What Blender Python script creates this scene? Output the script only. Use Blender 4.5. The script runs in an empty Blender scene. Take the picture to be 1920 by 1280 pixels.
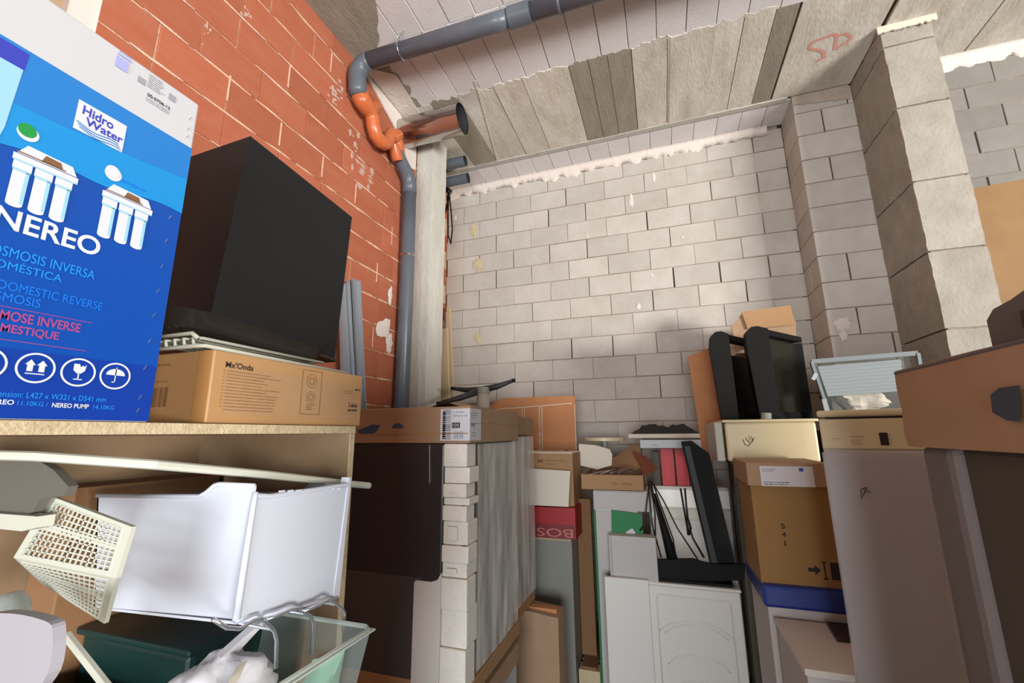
import bpy, bmesh, math, random
from mathutils import Vector, Matrix, noise
random.seed(7)
R = random.random
U = random.uniform
C = bpy.context.scene.collection

# ------------------------------------------------------------------ camera
RM=[[0.946062, 0.32386, -0.009022], [-0.075064, 0.192018, -0.978516], [-0.31517, 0.926415, 0.205972]]
CPOS=[1.7533, -4.0874, 1.8]
FPX=817.552
cd = bpy.data.cameras.new('camera'); cam = bpy.data.objects.new('camera', cd); C.objects.link(cam)
rx, dn, fw = [Vector(r) for r in RM]
M3 = Matrix((rx, -dn, -fw)).transposed().to_4x4()
cam.matrix_world = Matrix.Translation(Vector(CPOS)) @ M3
cd.sensor_width = 36.0; cd.lens = FPX/1920*36.0; cd.clip_start = 0.02; cd.clip_end = 100
bpy.context.scene.camera = cam
# ------------------------------------------------------------------ light
vs = bpy.context.scene.view_settings
vs.view_transform = 'Standard'; vs.look = 'None'; vs.exposure = 0.0; vs.gamma = 1.0; vs.use_curve_mapping = False
w = bpy.data.worlds.new('world'); bpy.context.scene.world = w; w.use_nodes = True
w.node_tree.nodes['Background'].inputs[0].default_value = (0.80, 0.88, 1.0, 1)
w.node_tree.nodes['Background'].inputs[1].default_value = 0.13
def area(name, loc, target, sx, sy, power, col):
    l = bpy.data.lights.new(name, 'AREA'); l.shape = 'RECTANGLE'; l.size = sx; l.size_y = sy; l.energy = power; l.color = col
    o = bpy.data.objects.new(name, l); C.objects.link(o); o.location = loc
    o.rotation_euler = (Vector(target)-Vector(loc)).to_track_quat('-Z', 'Y').to_euler()
    return o
area('door_daylight', (10.5, -8.4, 1.1), (1.0, -2.4, 4.2), 3.0, 1.8, 1650, (1.0, 0.975, 0.935))
area('street_daylight', (2.3, -8.2, 1.5), (1.4, -1.0, 3.0), 2.4, 1.8, 310, (0.90, 0.95, 1.0))

# ------------------------------------------------------------------ materials
def lin(c): 
    return tuple(((v/255)/12.92 if v/255 <= 0.04045 else ((v/255+0.055)/1.055)**2.4) for v in c)
def mat(name, rgb, rough=0.6, metal=0.0, var=0.0, nscale=8.0, namt=0.0, rgb2=None, bump=0.0, bscale=60.0, spec=0.5, alpha=1.0, stretch=None, dmix=0.5):
    m = bpy.data.materials.new(name); m.use_nodes = True; nt = m.node_tree; N = nt.nodes; L = nt.links
    b = N['Principled BSDF']; b.inputs['Roughness'].default_value = rough; b.inputs['Metallic'].default_value = metal
    b.inputs['Specular IOR Level'].default_value = spec
    col = lin(rgb)+(1,)
    b.inputs['Base Color'].default_value = col
    out = None
    tc = N.new('ShaderNodeTexCoord'); src = tc.outputs['Object']
    if stretch:
        mp = N.new('ShaderNodeMapping'); mp.inputs['Scale'].default_value = stretch; L.new(src, mp.inputs[0]); src = mp.outputs[0]
    if rgb2 is not None or namt:
        nz = N.new('ShaderNodeTexNoise'); nz.inputs['Scale'].default_value = nscale; nz.inputs['Detail'].default_value = 6; nz.inputs['Roughness'].default_value = 0.65
        L.new(src, nz.inputs['Vector'])
        if var:
            oi = N.new('ShaderNodeObjectInfo'); ml = N.new('ShaderNodeMath'); ml.operation = 'MULTIPLY'; ml.inputs[1].default_value = 37.0
            L.new(oi.outputs['Random'], ml.inputs[0]); nz.noise_dimensions = '4D'; L.new(ml.outputs[0], nz.inputs['W'])
        rp = N.new('ShaderNodeValToRGB'); rp.color_ramp.elements[0].position = dmix-0.18; rp.color_ramp.elements[1].position = dmix+0.18
        c2 = lin(rgb2) if rgb2 else tuple(x*(1-namt) for x in col[:3])
        rp.color_ramp.elements[0].color = col; rp.color_ramp.elements[1].color = c2+(1,)
        L.new(nz.outputs['Fac'], rp.inputs[0]); out = rp.outputs[0]
    if var:
        oi = N.new('ShaderNodeObjectInfo'); mr = N.new('ShaderNodeMapRange'); mr.inputs[3].default_value = 1-var; mr.inputs[4].default_value = 1+var
        L.new(oi.outputs['Random'], mr.inputs[0])
        mx = N.new('ShaderNodeMix'); mx.data_type = 'RGBA'; mx.blend_type = 'MULTIPLY'; mx.inputs[0].default_value = 1
        if out: L.new(out, mx.inputs[6])
        else: mx.inputs[6].default_value = col
        L.new(mr.outputs[0], mx.inputs[7]); out = mx.outputs[2]
    if out: L.new(out, b.inputs['Base Color'])
    if bump:
        n2 = N.new('ShaderNodeTexNoise'); n2.inputs['Scale'].default_value = bscale; n2.inputs['Detail'].default_value = 5
        L.new(src, n2.inputs['Vector']); bp = N.new('ShaderNodeBump'); bp.inputs['Strength'].default_value = bump; bp.inputs['Distance'].default_value = 0.01
        L.new(n2.outputs['Fac'], bp.inputs['Height']); L.new(bp.outputs[0], b.inputs['Normal'])
    if alpha < 1:
        b.inputs['Alpha'].default_value = alpha
    return m
K = {}
K['block'] = mat('concrete_block', (197,191,183), 0.95, var=0.07, nscale=5, rgb2=(184,176,166), bump=0.35, bscale=120, spec=0.1)
K['blockR'] = mat('concrete_block_dimmed', (142,137,132), 0.95, var=0.06, nscale=5, rgb2=(132,127,120), bump=0.35, bscale=120, spec=0.1)  # back wall block darkened in colour for the weaker daylight at right
K['mortar'] = mat('grey_mortar', (160,148,134), 0.95, nscale=14, rgb2=(138,124,108), bump=0.4, bscale=80, spec=0.1)
K['gap'] = mat('open_joint', (74,62,52), 1.0, spec=0.0)
K['brick'] = mat('red_hollow_brick', (166,92,66), 0.85, var=0.10, nscale=4, rgb2=(172,104,78), bump=0.15, bscale=60, spec=0.15, stretch=(1,1,3))
K['bmortar'] = mat('pale_brick_mortar', (214,190,162), 0.95, nscale=18, rgb2=(176,126,98), bump=0.5, bscale=60, spec=0.1, dmix=0.52)
K['plaster'] = mat('white_plaster', (222,214,206), 0.85, nscale=20, rgb2=(222,208,198), bump=0.6, bscale=50, spec=0.15)
K['smear'] = mat('plaster_smear', (224,198,176), 0.9, nscale=30, rgb2=(206,160,132), bump=0.4, bscale=60, spec=0.1)
K['conc'] = mat('cast_concrete', (220,213,202), 0.9, var=0.06, nscale=3.2, rgb2=(186,177,162), bump=0.4, bscale=30, spec=0.15, stretch=(2.2,0.8,1))
K['concd'] = mat('dark_cast_concrete', (158,150,134), 0.9, var=0.06, nscale=5, rgb2=(140,132,118), bump=0.4, bscale=30, spec=0.15, stretch=(3,0.8,1))
K['concp'] = mat('pillar_concrete', (172,166,156), 0.92, var=0.05, nscale=4, rgb2=(152,145,134), bump=0.6, bscale=45, spec=0.1)
K['cblock'] = mat('ceiling_block', (222,218,217), 0.95, var=0.05, nscale=4, rgb2=(212,207,204), bump=0.2, bscale=120, spec=0.1)
K['strip'] = mat('grey_strip', (190,187,178), 0.9, nscale=10, rgb2=(176,173,164), bump=0.3, spec=0.1)
K['floor'] = mat('dusty_concrete_floor', (92,86,78), 0.9, nscale=3, rgb2=(70,64,58), bump=0.3, bscale=20)
K['pvc'] = mat('grey_pvc', (96,102,110), 0.35, nscale=5, rgb2=(88,93,101), spec=0.4)
K['orange'] = mat('orange_pvc', (196,104,60), 0.28, spec=0.5)
K['steel'] = mat('polished_steel', (190,186,180), 0.22, 1.0, bump=0.25, bscale=7)
K['darkin'] = mat('dark_inside', (44,46,48), 0.8)
K['frame'] = mat('dull_grey_frame', (118,126,128), 0.5)
K['alu'] = mat('brushed_aluminium', (160,164,170), 0.45, 0.6)
K['col'] = mat('painted_column', (204,201,192), 0.9, nscale=6, rgb2=(188,184,174), bump=0.5, bscale=30, spec=0.15, stretch=(1,1,0.4))
K['card'] = mat('cardboard', (170,134,98), 0.8, nscale=3, rgb2=(160,124,88), bump=0.1, bscale=20, spec=0.2)
K['cardb'] = mat('brown_cardboard', (170,140,112), 0.75, nscale=3, rgb2=(158,128,100), bump=0.15, bscale=16, spec=0.25)
K['cardo'] = mat('orange_fibreboard', (194,136,94), 0.8, nscale=4, rgb2=(184,126,86), spec=0.2)
K['cardd'] = mat('taped_cardboard', (176,136,92), 0.35, nscale=3, rgb2=(166,126,84), spec=0.5)
K['cardin'] = mat('cardboard_dark', (128,92,60), 0.85)
K['wood'] = mat('pale_wood', (204,186,152), 0.7, nscale=5, rgb2=(188,168,130), stretch=(4,4,0.5), bump=0.15)
K['chip'] = mat('chipboard_panel', (134,110,84), 0.7, nscale=6, rgb2=(122,98,74), spec=0.3)
K['chipe'] = mat('chipboard_edge', (190,172,140), 0.8, nscale=60, rgb2=(166,146,112), bump=0.3, bscale=200)
K['black'] = mat('matte_black_metal', (22,22,23), 0.6, spec=0.3)
K['black2'] = mat('black_plastic', (22,22,21), 0.65, spec=0.15)
K['blackg'] = mat('glossy_black', (9,10,13), 0.3, spec=0.25)
K['tray'] = mat('enamelled_tray', (58,54,50), 0.25, 0.3)
K['white'] = mat('white_plastic', (190,193,204), 0.5, spec=0.5)
K['whitem'] = mat('white_enamel', (220,216,208), 0.35, spec=0.5)
K['whited'] = mat('dull_white_panel', (186,180,176), 0.6, spec=0.3)
K['cream'] = mat('cream_enamel', (222,208,168), 0.4, spec=0.4)
K['ivory'] = mat('ivory_plastic', (184,184,170), 0.5, spec=0.4)
K['offw'] = mat('off_white_board', (214,204,186), 0.6)
K['foam'] = mat('white_foam', (240,235,224), 0.8, nscale=40, rgb2=(232,226,214), bump=0.3, bscale=150, spec=0.2)
K['grey'] = mat('grey_panel', (132,131,122), 0.45, spec=0.4)
K['greyd'] = mat('dark_grey_panel', (44,45,44), 0.5)
K['brownk'] = mat('dark_brown_panel', (62,54,42), 0.6)
K['film'] = mat('stretch_film', (235,232,226), 0.16, alpha=0.035, spec=0.8, bump=0.5, bscale=9, stretch=(1,1,0.35))
K['filmm'] = mat('milky_film', (196,195,200), 0.35, alpha=0.5, spec=0.6, bump=0.4, bscale=6)
K['wrap'] = mat('wrinkled_wrap', (236,233,228), 0.3, alpha=0.6, spec=0.7, bump=0.5, bscale=7, stretch=(1,1.2,0.5))
_n = K['wrap'].node_tree; _t = _n.nodes.new('ShaderNodeTexCoord'); _m = _n.nodes.new('ShaderNodeMapping'); _m.inputs['Rotation'].default_value = (0.75, 0, 0); _m.inputs['Scale'].default_value = (1, 9, 1.1)
_z = _n.nodes.new('ShaderNodeTexNoise'); _z.inputs['Scale'].default_value = 1.6; _z.inputs['Detail'].default_value = 5; _r = _n.nodes.new('ShaderNodeMapRange'); _r.inputs[1].default_value = 0.35; _r.inputs[2].default_value = 0.68; _r.inputs[3].default_value = 0.3; _r.inputs[4].default_value = 0.8
_n.links.new(_t.outputs['Object'], _m.inputs[0]); _n.links.new(_m.outputs[0], _z.inputs['Vector']); _n.links.new(_z.outputs['Fac'], _r.inputs[0]); _n.links.new(_r.outputs[0], _n.nodes['Principled BSDF'].inputs['Alpha'])
K['clear'] = mat('clear_plastic', (170,182,176), 0.08, alpha=0.13, spec=0.8)
K['clearrim'] = mat('clear_plastic_rim', (190,198,190), 0.15, alpha=0.7, spec=0.8)
K['mint'] = mat('mint_plastic', (140,184,158), 0.45)
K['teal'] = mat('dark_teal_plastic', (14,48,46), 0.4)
K['navy'] = mat('blue_plastic', (24,46,122), 0.45)
K['red'] = mat('red_card', (160,14,22), 0.5)
K['green'] = mat('green_paper', (20,116,62), 0.6)
K['chrome'] = mat('chrome_wire', (210,214,224), 0.2, 0.9)
K['paper'] = mat('white_paper', (206,204,208), 0.8, bump=0.2, bscale=30)
K['ink'] = mat('black_ink', (40,34,32), 0.8)
K['inkg'] = mat('grey_ink', (140,140,148), 0.8)
K['inkb'] = mat('brown_ink', (112,78,48), 0.8)
K['lav'] = mat('lavender_ink', (150,152,200), 0.8)
K['cyan'] = mat('cyan_print', (16,126,190), 0.35)
K['blue'] = mat('blue_print', (6,66,150), 0.3)
K['bluem'] = mat('mid_blue_print', (30,110,180), 0.35)
K['navyp'] = mat('navy_print', (10,52,140), 0.3)
K['violet'] = mat('violet_print', (48,56,160), 0.35)
K['paleb'] = mat('pale_blue_print', (140,184,208), 0.35)
K['wprint'] = mat('white_print', (196,197,202), 0.35)
K['tblue'] = mat('light_blue_text', (24,130,210), 0.4)
K['tblue2'] = mat('mid_blue_text', (14,104,200), 0.4)
K['tred'] = mat('maroon_text', (150,62,116), 0.4)
K['tgreen'] = mat('green_print', (24,132,60), 0.4)
K['graf'] = mat('red_spray', (212,150,136), 0.9)
K['cable'] = mat('black_cable', (30,24,22), 0.5)
K['cloth'] = mat('black_cloth', (40,39,38), 0.9)
K['tv'] = mat('tv_screen', (38,38,31), 0.3)
K['blind'] = mat('white_louvre', (150,156,160), 0.5)
K['lilac'] = mat('lilac_grey_foam', (100,93,92), 0.8)
K['tape'] = mat('brown_tape', (172,124,74), 0.25, spec=0.6)

# ------------------------------------------------------------------ mesh helpers
class MB:
    def __init__(s): s.v = []; s.f = []
    def add(s, v, f):
        n = len(s.v); s.v += [tuple(p) for p in v]; s.f += [tuple(i+n for i in q) for q in f]; return s
    def box(s, x0, x1, y0, y1, z0, z1, bev=0.0):
        c = Vector(((x0+x1)/2, (y0+y1)/2, (z0+z1)/2))
        return s.ob(c, Vector((1,0,0))*abs(x1-x0)/2, Vector((0,1,0))*abs(y1-y0)/2, Vector((0,0,1))*abs(z1-z0)/2, bev)
    def ob(s, c, a, b, d, bev=0.0):
        c = Vector(c); a = Vector(a); b = Vector(b); d = Vector(d)
        if bev:
            bm = bmesh.new(); bmesh.ops.create_cube(bm, size=2.0)
            la, lb, ld = a.length, b.length, d.length
            for v in bm.verts: v.co = Vector((v.co.x*la, v.co.y*lb, v.co.z*ld))
            bmesh.ops.bevel(bm, geom=bm.edges[:], offset=min(bev, la*.9, lb*.9, ld*.9), segments=2, affect='EDGES', profile=0.5)
            A, B, D = a.normalized(), b.normalized(), d.normalized()
            vs_ = [c+A*v.co.x+B*v.co.y+D*v.co.z for v in bm.verts]
            for i, v in enumerate(bm.verts): v.index = i
            fs = [[v.index for v in f.verts] for f in bm.faces]; bm.free()
            return s.add(vs_, fs)
        vs_ = [c+a*i+b*j+d*k for i in (-1,1) for j in (-1,1) for k in (-1,1)]
        return s.add(vs_, [(0,1,3,2),(4,6,7,5),(0,4,5,1),(2,3,7,6),(0,2,6,4),(1,5,7,3)])
    def bar(s, p, q, w, h=None, up=(0,0,1), bev=0):
        p = Vector(p); q = Vector(q); h = w if h is None else h
        d = (q-p); a = d.normalized(); u = Vector(up)
        if abs(a.dot(u)) > 0.95: u = Vector((0,1,0))
        b = a.cross(u).normalized(); u = b.cross(a).normalized()
        return s.ob((p+q)/2, d/2, b*w/2, u*h/2, bev)
    def tube(s, pts, r, n=10, cap=True):
        P = [Vector(p) for p in pts]; vs_ = []; m = len(P); prev = None
        for i, p in enumerate(P):
            t = (P[min(i+1, m-1)]-P[max(i-1, 0)]).normalized()
            if prev is None:
                u = Vector((0,0,1)) if abs(t.z) < 0.9 else Vector((1,0,0))
                u = (u-t*u.dot(t)).normalized()
            else: u = (prev-t*prev.dot(t)).normalized()
            prev = u; b = t.cross(u); rr = r[i] if isinstance(r, (list, tuple)) else r
            for k in range(n):
                a = 2*math.pi*k/n; vs_.append(p+u*math.cos(a)*rr+b*math.sin(a)*rr)
        fs = [(i*n+k, i*n+(k+1) % n, (i+1)*n+(k+1) % n, (i+1)*n+k) for i in range(m-1) for k in range(n)]
        if cap: fs += [tuple(range(n))[::-1], tuple((m-1)*n+k for k in range(n))]
        return s.add(vs_, fs)
    def prism(s, pts, off):
        n = len(pts); P = [Vector(p) for p in pts]; o = Vector(off)
        return s.add(P+[p+o for p in P], [tuple(range(n)), tuple(range(2*n-1, n-1, -1))]+[(i, i+n, (i+1) % n+n, (i+1) % n) for i in range(n)])
    def frustum(s, p0, p1, r0, r1, n=16): return s.tube([p0, p1], [r0, r1], n)
    def build(s, name, m, parent=None, smooth=False, label=None, autos=False):
        me = bpy.data.meshes.new(name)
        if parent is not None: org = Vector(WL[parent.name])
        else:
            xs = [p[0] for p in s.v]; ys = [p[1] for p in s.v]; zs = [p[2] for p in s.v]
            org = Vector(((min(xs)+max(xs))/2, (min(ys)+max(ys))/2, min(zs)))
        me.from_pydata([Vector(p)-org for p in s.v], [], s.f)
        bm = bmesh.new(); bm.from_mesh(me); bmesh.ops.recalc_face_normals(bm, faces=bm.faces); bm.to_mesh(me); bm.free()
        me.materials.append(K[m] if isinstance(m, str) else m)
        if smooth:
            for p in me.polygons: p.use_smooth = True
            if smooth == 'a':
                try: me.set_sharp_from_angle(angle=math.radians(40))
                except Exception: pass
        o = bpy.data.objects.new(name, me); C.objects.link(o)
        if parent is not None: o.parent = parent; WL[o.name] = org
        else: o.location = org; WL[o.name] = org
        if label: o['label'] = label
        return o
WL = {}
def thing(name, label, cat, loc=(0,0,0), group=None):
    o = bpy.data.objects.new(name, None); C.objects.link(o); o.location = loc; WL[o.name] = Vector(loc); o.empty_display_size = 0.05
    o['label'] = label; o['category'] = cat
    if group: o['group'] = group
    return o
def tag(o, label, cat, group=None):
    o['label'] = label; o['category'] = cat
    if group: o['group'] = group
    return o
def struct(o): o['kind'] = 'structure'; return o

# text as flat mesh, fitted in a box on a face
TC = {}
def tmesh(s, bold=0.0):
    key = (s, bold)
    if key in TC: return TC[key]
    cu = bpy.data.curves.new('t', 'FONT'); cu.body = s; cu.resolution_u = 5; cu.offset = bold
    o = bpy.data.objects.new('t', cu); C.objects.link(o); dg = bpy.context.evaluated_depsgraph_get(); dg.update()
    me = bpy.data.meshes.new_from_object(o.evaluated_get(dg)); V = [v.co.copy() for v in me.vertices]; F = [tuple(p.vertices) for p in me.polygons]
    C.objects.unlink(o); bpy.data.objects.remove(o); bpy.data.curves.remove(cu); bpy.data.meshes.remove(me)
    xs = [v.x for v in V]; ys = [v.y for v in V]; x0, x1, y0, y1 = min(xs), max(xs), min(ys), max(ys)
    TC[key] = ([((v.x-x0)/(x1-x0), (v.y-y0)/(y1-y0)) for v in V], F); return TC[key]
class Face:
    """drawing frame on a flat face: origin, right, up; marks sit a hair proud of it"""
    def __init__(s, o, u, v, lift=0.0006): s.o = Vector(o); s.u = Vector(u).normalized(); s.v = Vector(v).normalized(); s.n = s.u.cross(s.v); s.l = lift
    def p(s, x, y, k=1.0): return s.o+s.u*x+s.v*y+s.n*s.l*k
    def poly(s, mb, pts, k=1.0):
        mb.add([s.p(x, y, k) for x, y in pts], [tuple(range(len(pts)))]); return mb
    def rect(s, mb, x0, y0, x1, y1, k=1.0): return s.poly(mb, [(x0,y0),(x1,y0),(x1,y1),(x0,y1)], k)
    def disc(s, mb, cx, cy, r, k=1.0, n=28, ry=None):
        return s.poly(mb, [(cx+r*math.cos(2*math.pi*i/n), cy+(ry or r)*math.sin(2*math.pi*i/n)) for i in range(n)], k)
    def ring(s, mb, cx, cy, r0, r1, k=1.0, n=32):
        a = [(math.cos(2*math.pi*i/n), math.sin(2*math.pi*i/n)) for i in range(n)]
        mb.add([s.p(cx+c*r0, cy+d*r0, k) for c, d in a]+[s.p(cx+c*r1, cy+d*r1, k) for c, d in a], [(i, (i+1) % n, n+(i+1) % n, n+i) for i in range(n)]); return mb
    def text(s, mb, t, x0, y0, w, h, k=1.0, bold=0.0):
        V, F = tmesh(t, 0.02 if bold else 0.0)
        mb.add([s.p(x0+a*w, y0+b*h, k) for a, b in V], F)
        return mb
    def line(s, mb, pts, w, k=1.0):
        for i_, ((a, b), (c, d)) in enumerate(zip(pts[:-1], pts[1:])):
            L_ = math.hypot(c-a, d-b) or 1e-6; nx, ny = -(d-b)/L_*w/2, (c-a)/L_*w/2
            s.poly(mb, [(a+nx,b+ny),(a-nx,b-ny),(c-nx,d-ny),(c+nx,d+ny)], k+.08*(i_ % 6))
        return mb
    def scribble(s, mb, x0, y0, w, rows, gap, h, k=1.0, seed=1):
        rr = random.Random(seed)
        for i in range(rows):
            x = x0; y = y0-i*gap; end = x0+w*rr.uniform(0.55, 1.0)
            while x < end:
                l = rr.uniform(0.006, 0.018)*max(w/0.12, .6); s.rect(mb, x, y, min(x+l, end), y+h*rr.uniform(.7, 1), k); x += l+h*0.7
        return mb
    def bars(s, mb, x0, y0, x1, y1, n, k=1.0, seed=3):
        rr = random.Random(seed); W = (x1-x0)/n
        for i in range(n): s.rect(mb, x0+i*W, y0, x0+i*W+W*rr.uniform(.25, .75), y1, k)
        return mb
FX = lambda x, y, z: Face((x, y, z), (0,1,0), (0,0,1))     # face looking +X
FY = lambda x, y, z: Face((x, y, z), (1,0,0), (0,0,1))     # face looking -Y
FXm = lambda x, y, z: Face((x, y, z), (0,-1,0), (0,0,1))   # face looking -X
def nz(x, y=0.0, z=0.0): return noise.noise(Vector((x, y, z)))

# ================================================================== SETTING
ZC = 4.52
XL = -0.21
fl = MB().box(-0.6, 7.5, -8.5, 0.3, -0.1, 0.0).build('floor', 'floor'); struct(fl)

# generic chamfered piece seen from one side; unit thickness out of wall
def piece_mesh(name, w, h, t, m, jit, seed, ch=0.0025):
    rr = random.Random(seed); j = lambda: rr.uniform(-jit, jit)
    a = [(-w/2+j(), -h/2+j()), (w/2+j(), -h/2+j()), (w/2+j(), h/2+j()), (-w/2+j(), h/2+j())]
    b = [(x-(ch if x > 0 else -ch), y-(ch if y > 0 else -ch)) for x, y in a]
    v = [(x, 0, y) for x, y in a]+[(x, -t+ch, y) for x, y in a]+[(x, -t, y) for x, y in b]
    f = [(8, 9, 10, 11)]+[(4+i, 4+(i+1) % 4, 8+(i+1) % 4, 8+i) for i in range(4)]+[(i, (i+1) % 4, 4+(i+1) % 4, 4+i) for i in range(4)]
    me = bpy.data.meshes.new(name); me.from_pydata(v, [], f); me.materials.append(K[m]); return me
MC = {}
def piece(name, parent, loc, w, h, t, m, jit=0.0015, rot=0.0, rotx=None):
    key = (round(w, 3), round(h, 3), round(t, 3), m, random.randrange(3))
    if key not in MC: MC[key] = piece_mesh(name, w, h, t, m, jit, hash(key[:3]) % 999+key[4])
    o = bpy.data.objects.new(name, MC[key]); C.objects.link(o); o.parent = parent
    o.location = Vector(loc)-WL[parent.name]; o.rotation_euler = rotx if rotx else (0, 0, rot); return o

# ---- back wall of grey blocks: courses 0.2 m, joints every 0.389 m
wb = MB().box(-0.45, 2.975, 0.016, 0.2, 0, ZC+0.1).build('wall_back', 'gap'); struct(wb)
BL = 0.3886; J0 = 4.493
mor = MB()
for j in range(0, 23):                       # course j lies between joint j and j+1
    zt = J0-0.2*j; zb_ = zt-0.2
    off = 0.0 if j % 2 == 0 else 0.5
    k = -2
    mor.box(-0.45, 2.93, 0.003, 0.02, zb_-0.006, zb_+0.004)
    while True:
        x0 = BL*(k+off)-0.0; x1 = x0+BL; k += 1
        if x0 > 2.94: break
        if 2.97-x1 < 0.1: x1 = 2.97
        x0 = max(x0, -0.40); x1 = min(x1, 2.97)
        if x1-x0 < 0.06: continue
        g = random.choice([0.004, 0.006, 0.009, 0.012])
        tight = R() < 0.35
        ww = x1-x0-(0.003 if tight else g)
        piece('block', wb, ((x0+x1)/2-g*0.2, 0.02, (zt+zb_)/2+U(-.001, .001)), ww, 0.1935, 0.02+U(-.002, .003), 'block')
        if tight: mor.box(x1-0.006, x1+0.004, 0.004, 0.018, zb_, zt)
mor.box(-0.45, 2.93, 0.0, 0.02, J0-0.004, ZC)
mo = mor.build('mortar', 'mortar', wb); mo['kind'] = 'stuff'
# plaster bead along the top of the back wall: wedge with a ragged lower edge
pb = MB(); n = 170; vv = []; ff = []
for i in range(n+1):
    x = -0.36+3.2*i/n; rag = 0.012+0.10*max(0, nz(x*4.3, 3))+0.05*nz(x*11, 5)+0.03*nz(x*37, 8)
    if x > 2.3: rag *= max(0.15, 1-(x-2.3)*1.4)
    zb_ = 4.455-max(rag, 0.0); e = 0.004*nz(x*30, 1)
    zt = 4.50-0.006*nz(x*3, 7)
    vv += [(x, 0.0, zb_), (x, -0.007, zb_+0.006), (x, -0.014+e, 4.44+0.012*nz(x*13)), (x, -0.035+e, zt-0.02), (x, -0.05+e, zt+0.018), (x, 0.0, ZC)]
for i in range(n):
    for k in range(5): ff.append((i*6+k, (i+1)*6+k, (i+1)*6+k+1, i*6+k+1))
pb.add(vv, ff); pb.build('plaster_bead', 'plaster', wb, smooth=True, label='white plaster bead smeared along the top course')
# plaster drips and filled holes on the wall
def blob(mb, cx, cz, w, h, y, seed, n=14, ax='y'):
    pts = []
    for i in range(n):
        a = 2*math.pi*i/n; r = 0.75+0.45*nz(math.cos(a)*1.7+seed, math.sin(a)*1.7, seed)
        pts.append((cx+w/2*r*math.cos(a), cz+h/2*r*math.sin(a)))
    if ax == 'y': P = [(a, y, b) for a, b in pts]; c = (cx, y-0.004, cz)
    elif ax == 'z': P = [(a, b, y) for a, b in pts]; c = (cx, cz, y-0.004)
    else: P = [(y, a, b) for a, b in pts]; c = (y+0.004, cx, cz)
    mb.add(P+[c], [(i, (i+1) % n, n) for i in range(n)]); return mb
sp = MB()
for (a, b, c, d) in [(1.587,1.638,3.938,4.131), (1.818,1.862,4.162,4.316), (-0.325,-0.271,4.148,4.221), (1.163,1.184,3.693,3.750), (1.588,1.635,2.908,2.990), (1.737,1.765,3.214,3.256), (2.032,2.059,3.553,3.596)]:
    blob(sp, (a+b)/2, (c+d)/2, b-a, d-c, -0.004, a)
sp.build('plaster_fleck', 'plaster', wb)
sp = MB()
for (a, b, c, d) in [(-0.101,0.081,3.475,3.696), (-0.138,0.003,3.879,4.102), (-0.073,0.059,2.692,2.851)]:
    blob(sp, (a+b)/2, (c+d)/2, b-a, d-c, -0.004, a+3)
sp.build('filler_patch', mat('yellow_filler', (206,192,160), 0.9, nscale=20, rgb2=(186,170,136)), wb)
# ---- right part of the back wall, a step nearer
wr = MB().box(3.64, 7.5, -0.384, -0.2, 0, ZC+0.1).build('wall_right', 'gap'); struct(wr)
zs = 4.437; mor = MB()
for j in range(0, 14):
    zt = zs+0.181-0.181*j if j else ZC; zb_ = zs-0.181*j
    off = 0.0 if j % 2 == 0 else 0.5
    for k in range(0, 5):
        x0 = 3.665+0.36*(k+off)-0.0; x1 = x0+0.36
        if k == 0 and off: piece('block', wr, (3.755, -0.38, (zt+zb_)/2), 0.175, zt-zb_-0.006, 0.02, 'blockR')
        g = random.choice([0.005, 0.008, 0.011])
        piece('block', wr, ((x0+x1)/2, -0.38, (zt+zb_)/2), 0.36-g, zt-zb_-0.006, 0.02+U(-.002, .003), 'blockR')
    mor.box(3.65, 5.6, -0.395, -0.38, zb_-0.004, zb_+0.004)
mo = mor.build('mortar', 'mortar', wr); mo['kind'] = 'stuff'
pb = MB(); n = 70; vv = []; ff = []
for i in range(n+1):
    x = 3.6+1.6*i/n; zb_ = 4.425-0.07*max(0, nz(x*5, 2))-0.04*nz(x*17, 5)
    vv += [(x, -0.4, zb_), (x, -0.409, zb_+0.008), (x, -0.415, 4.45+0.01*nz(x*12)), (x, -0.43, 4.485), (x, -0.45, 4.517), (x, -0.4, ZC)]
for i in range(n):
    for k in range(5): ff.append((i*6+k, (i+1)*6+k, (i+1)*6+k+1, i*6+k+1))
pb.add(vv, ff); pb.build('plaster_bead', 'plaster', wr, smooth=True)

# ---- left wall of red hollow bricks (course 0.197, brick 0.33)
wl = MB().box(-0.45, XL-0.006, -8.5, -0.95, 0, ZC+0.1).box(-0.6, -0.406, -0.96, 0.2, 0, ZC+0.1).build('wall_left', 'bmortar'); struct(wl)
zj = 2.205; CH = 0.1972
offs = [-2.09, -2.25, -2.42+.03, -2.09-.14, -2.40, -2.09, -2.25, -2.42, -2.088, -2.25, -2.408, -2.731, -2.577, -2.412]
row = 0
for j in range(-11, 12):
    z0 = zj+CH*j; z1 = min(z0+CH, ZC)
    if z1-z0 < 0.04: continue
    base = offs[(j+2) % len(offs)]
    if j == 11: z1 = ZC
    y = base-0.33*9
    while y < -0.95:
        y0, y1 = max(y, -4.75), min(y+0.33, -0.99); y += 0.33
        if y1-y0 < 0.05 or y1 < -4.7: continue
        piece('brick', wl, (XL-0.018, (y0+y1)/2, (z0+z1)/2+U(-.0015, .0015)), y1-y0-random.choice([.003, .005, .008]), z1-z0-random.choice([.006, .008, .011]), 0.018+U(-.0015, .003), 'brick', rot=math.pi/2)
    # recessed stretch behind the column
    piece('brick', wl, (-0.42, -0.50-(0.1 if j % 2 else -0.03), (z0+z1)/2), 0.32, z1-z0-.009, 0.018, 'brick', rot=math.pi/2)
    piece('brick', wl, (-0.42, -0.17-(0.1 if j % 2 else -0.03), (z0+z1)/2), 0.32, z1-z0-.009, 0.018+U(-.001,.002), 'brick', rot=math.pi/2)
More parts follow.
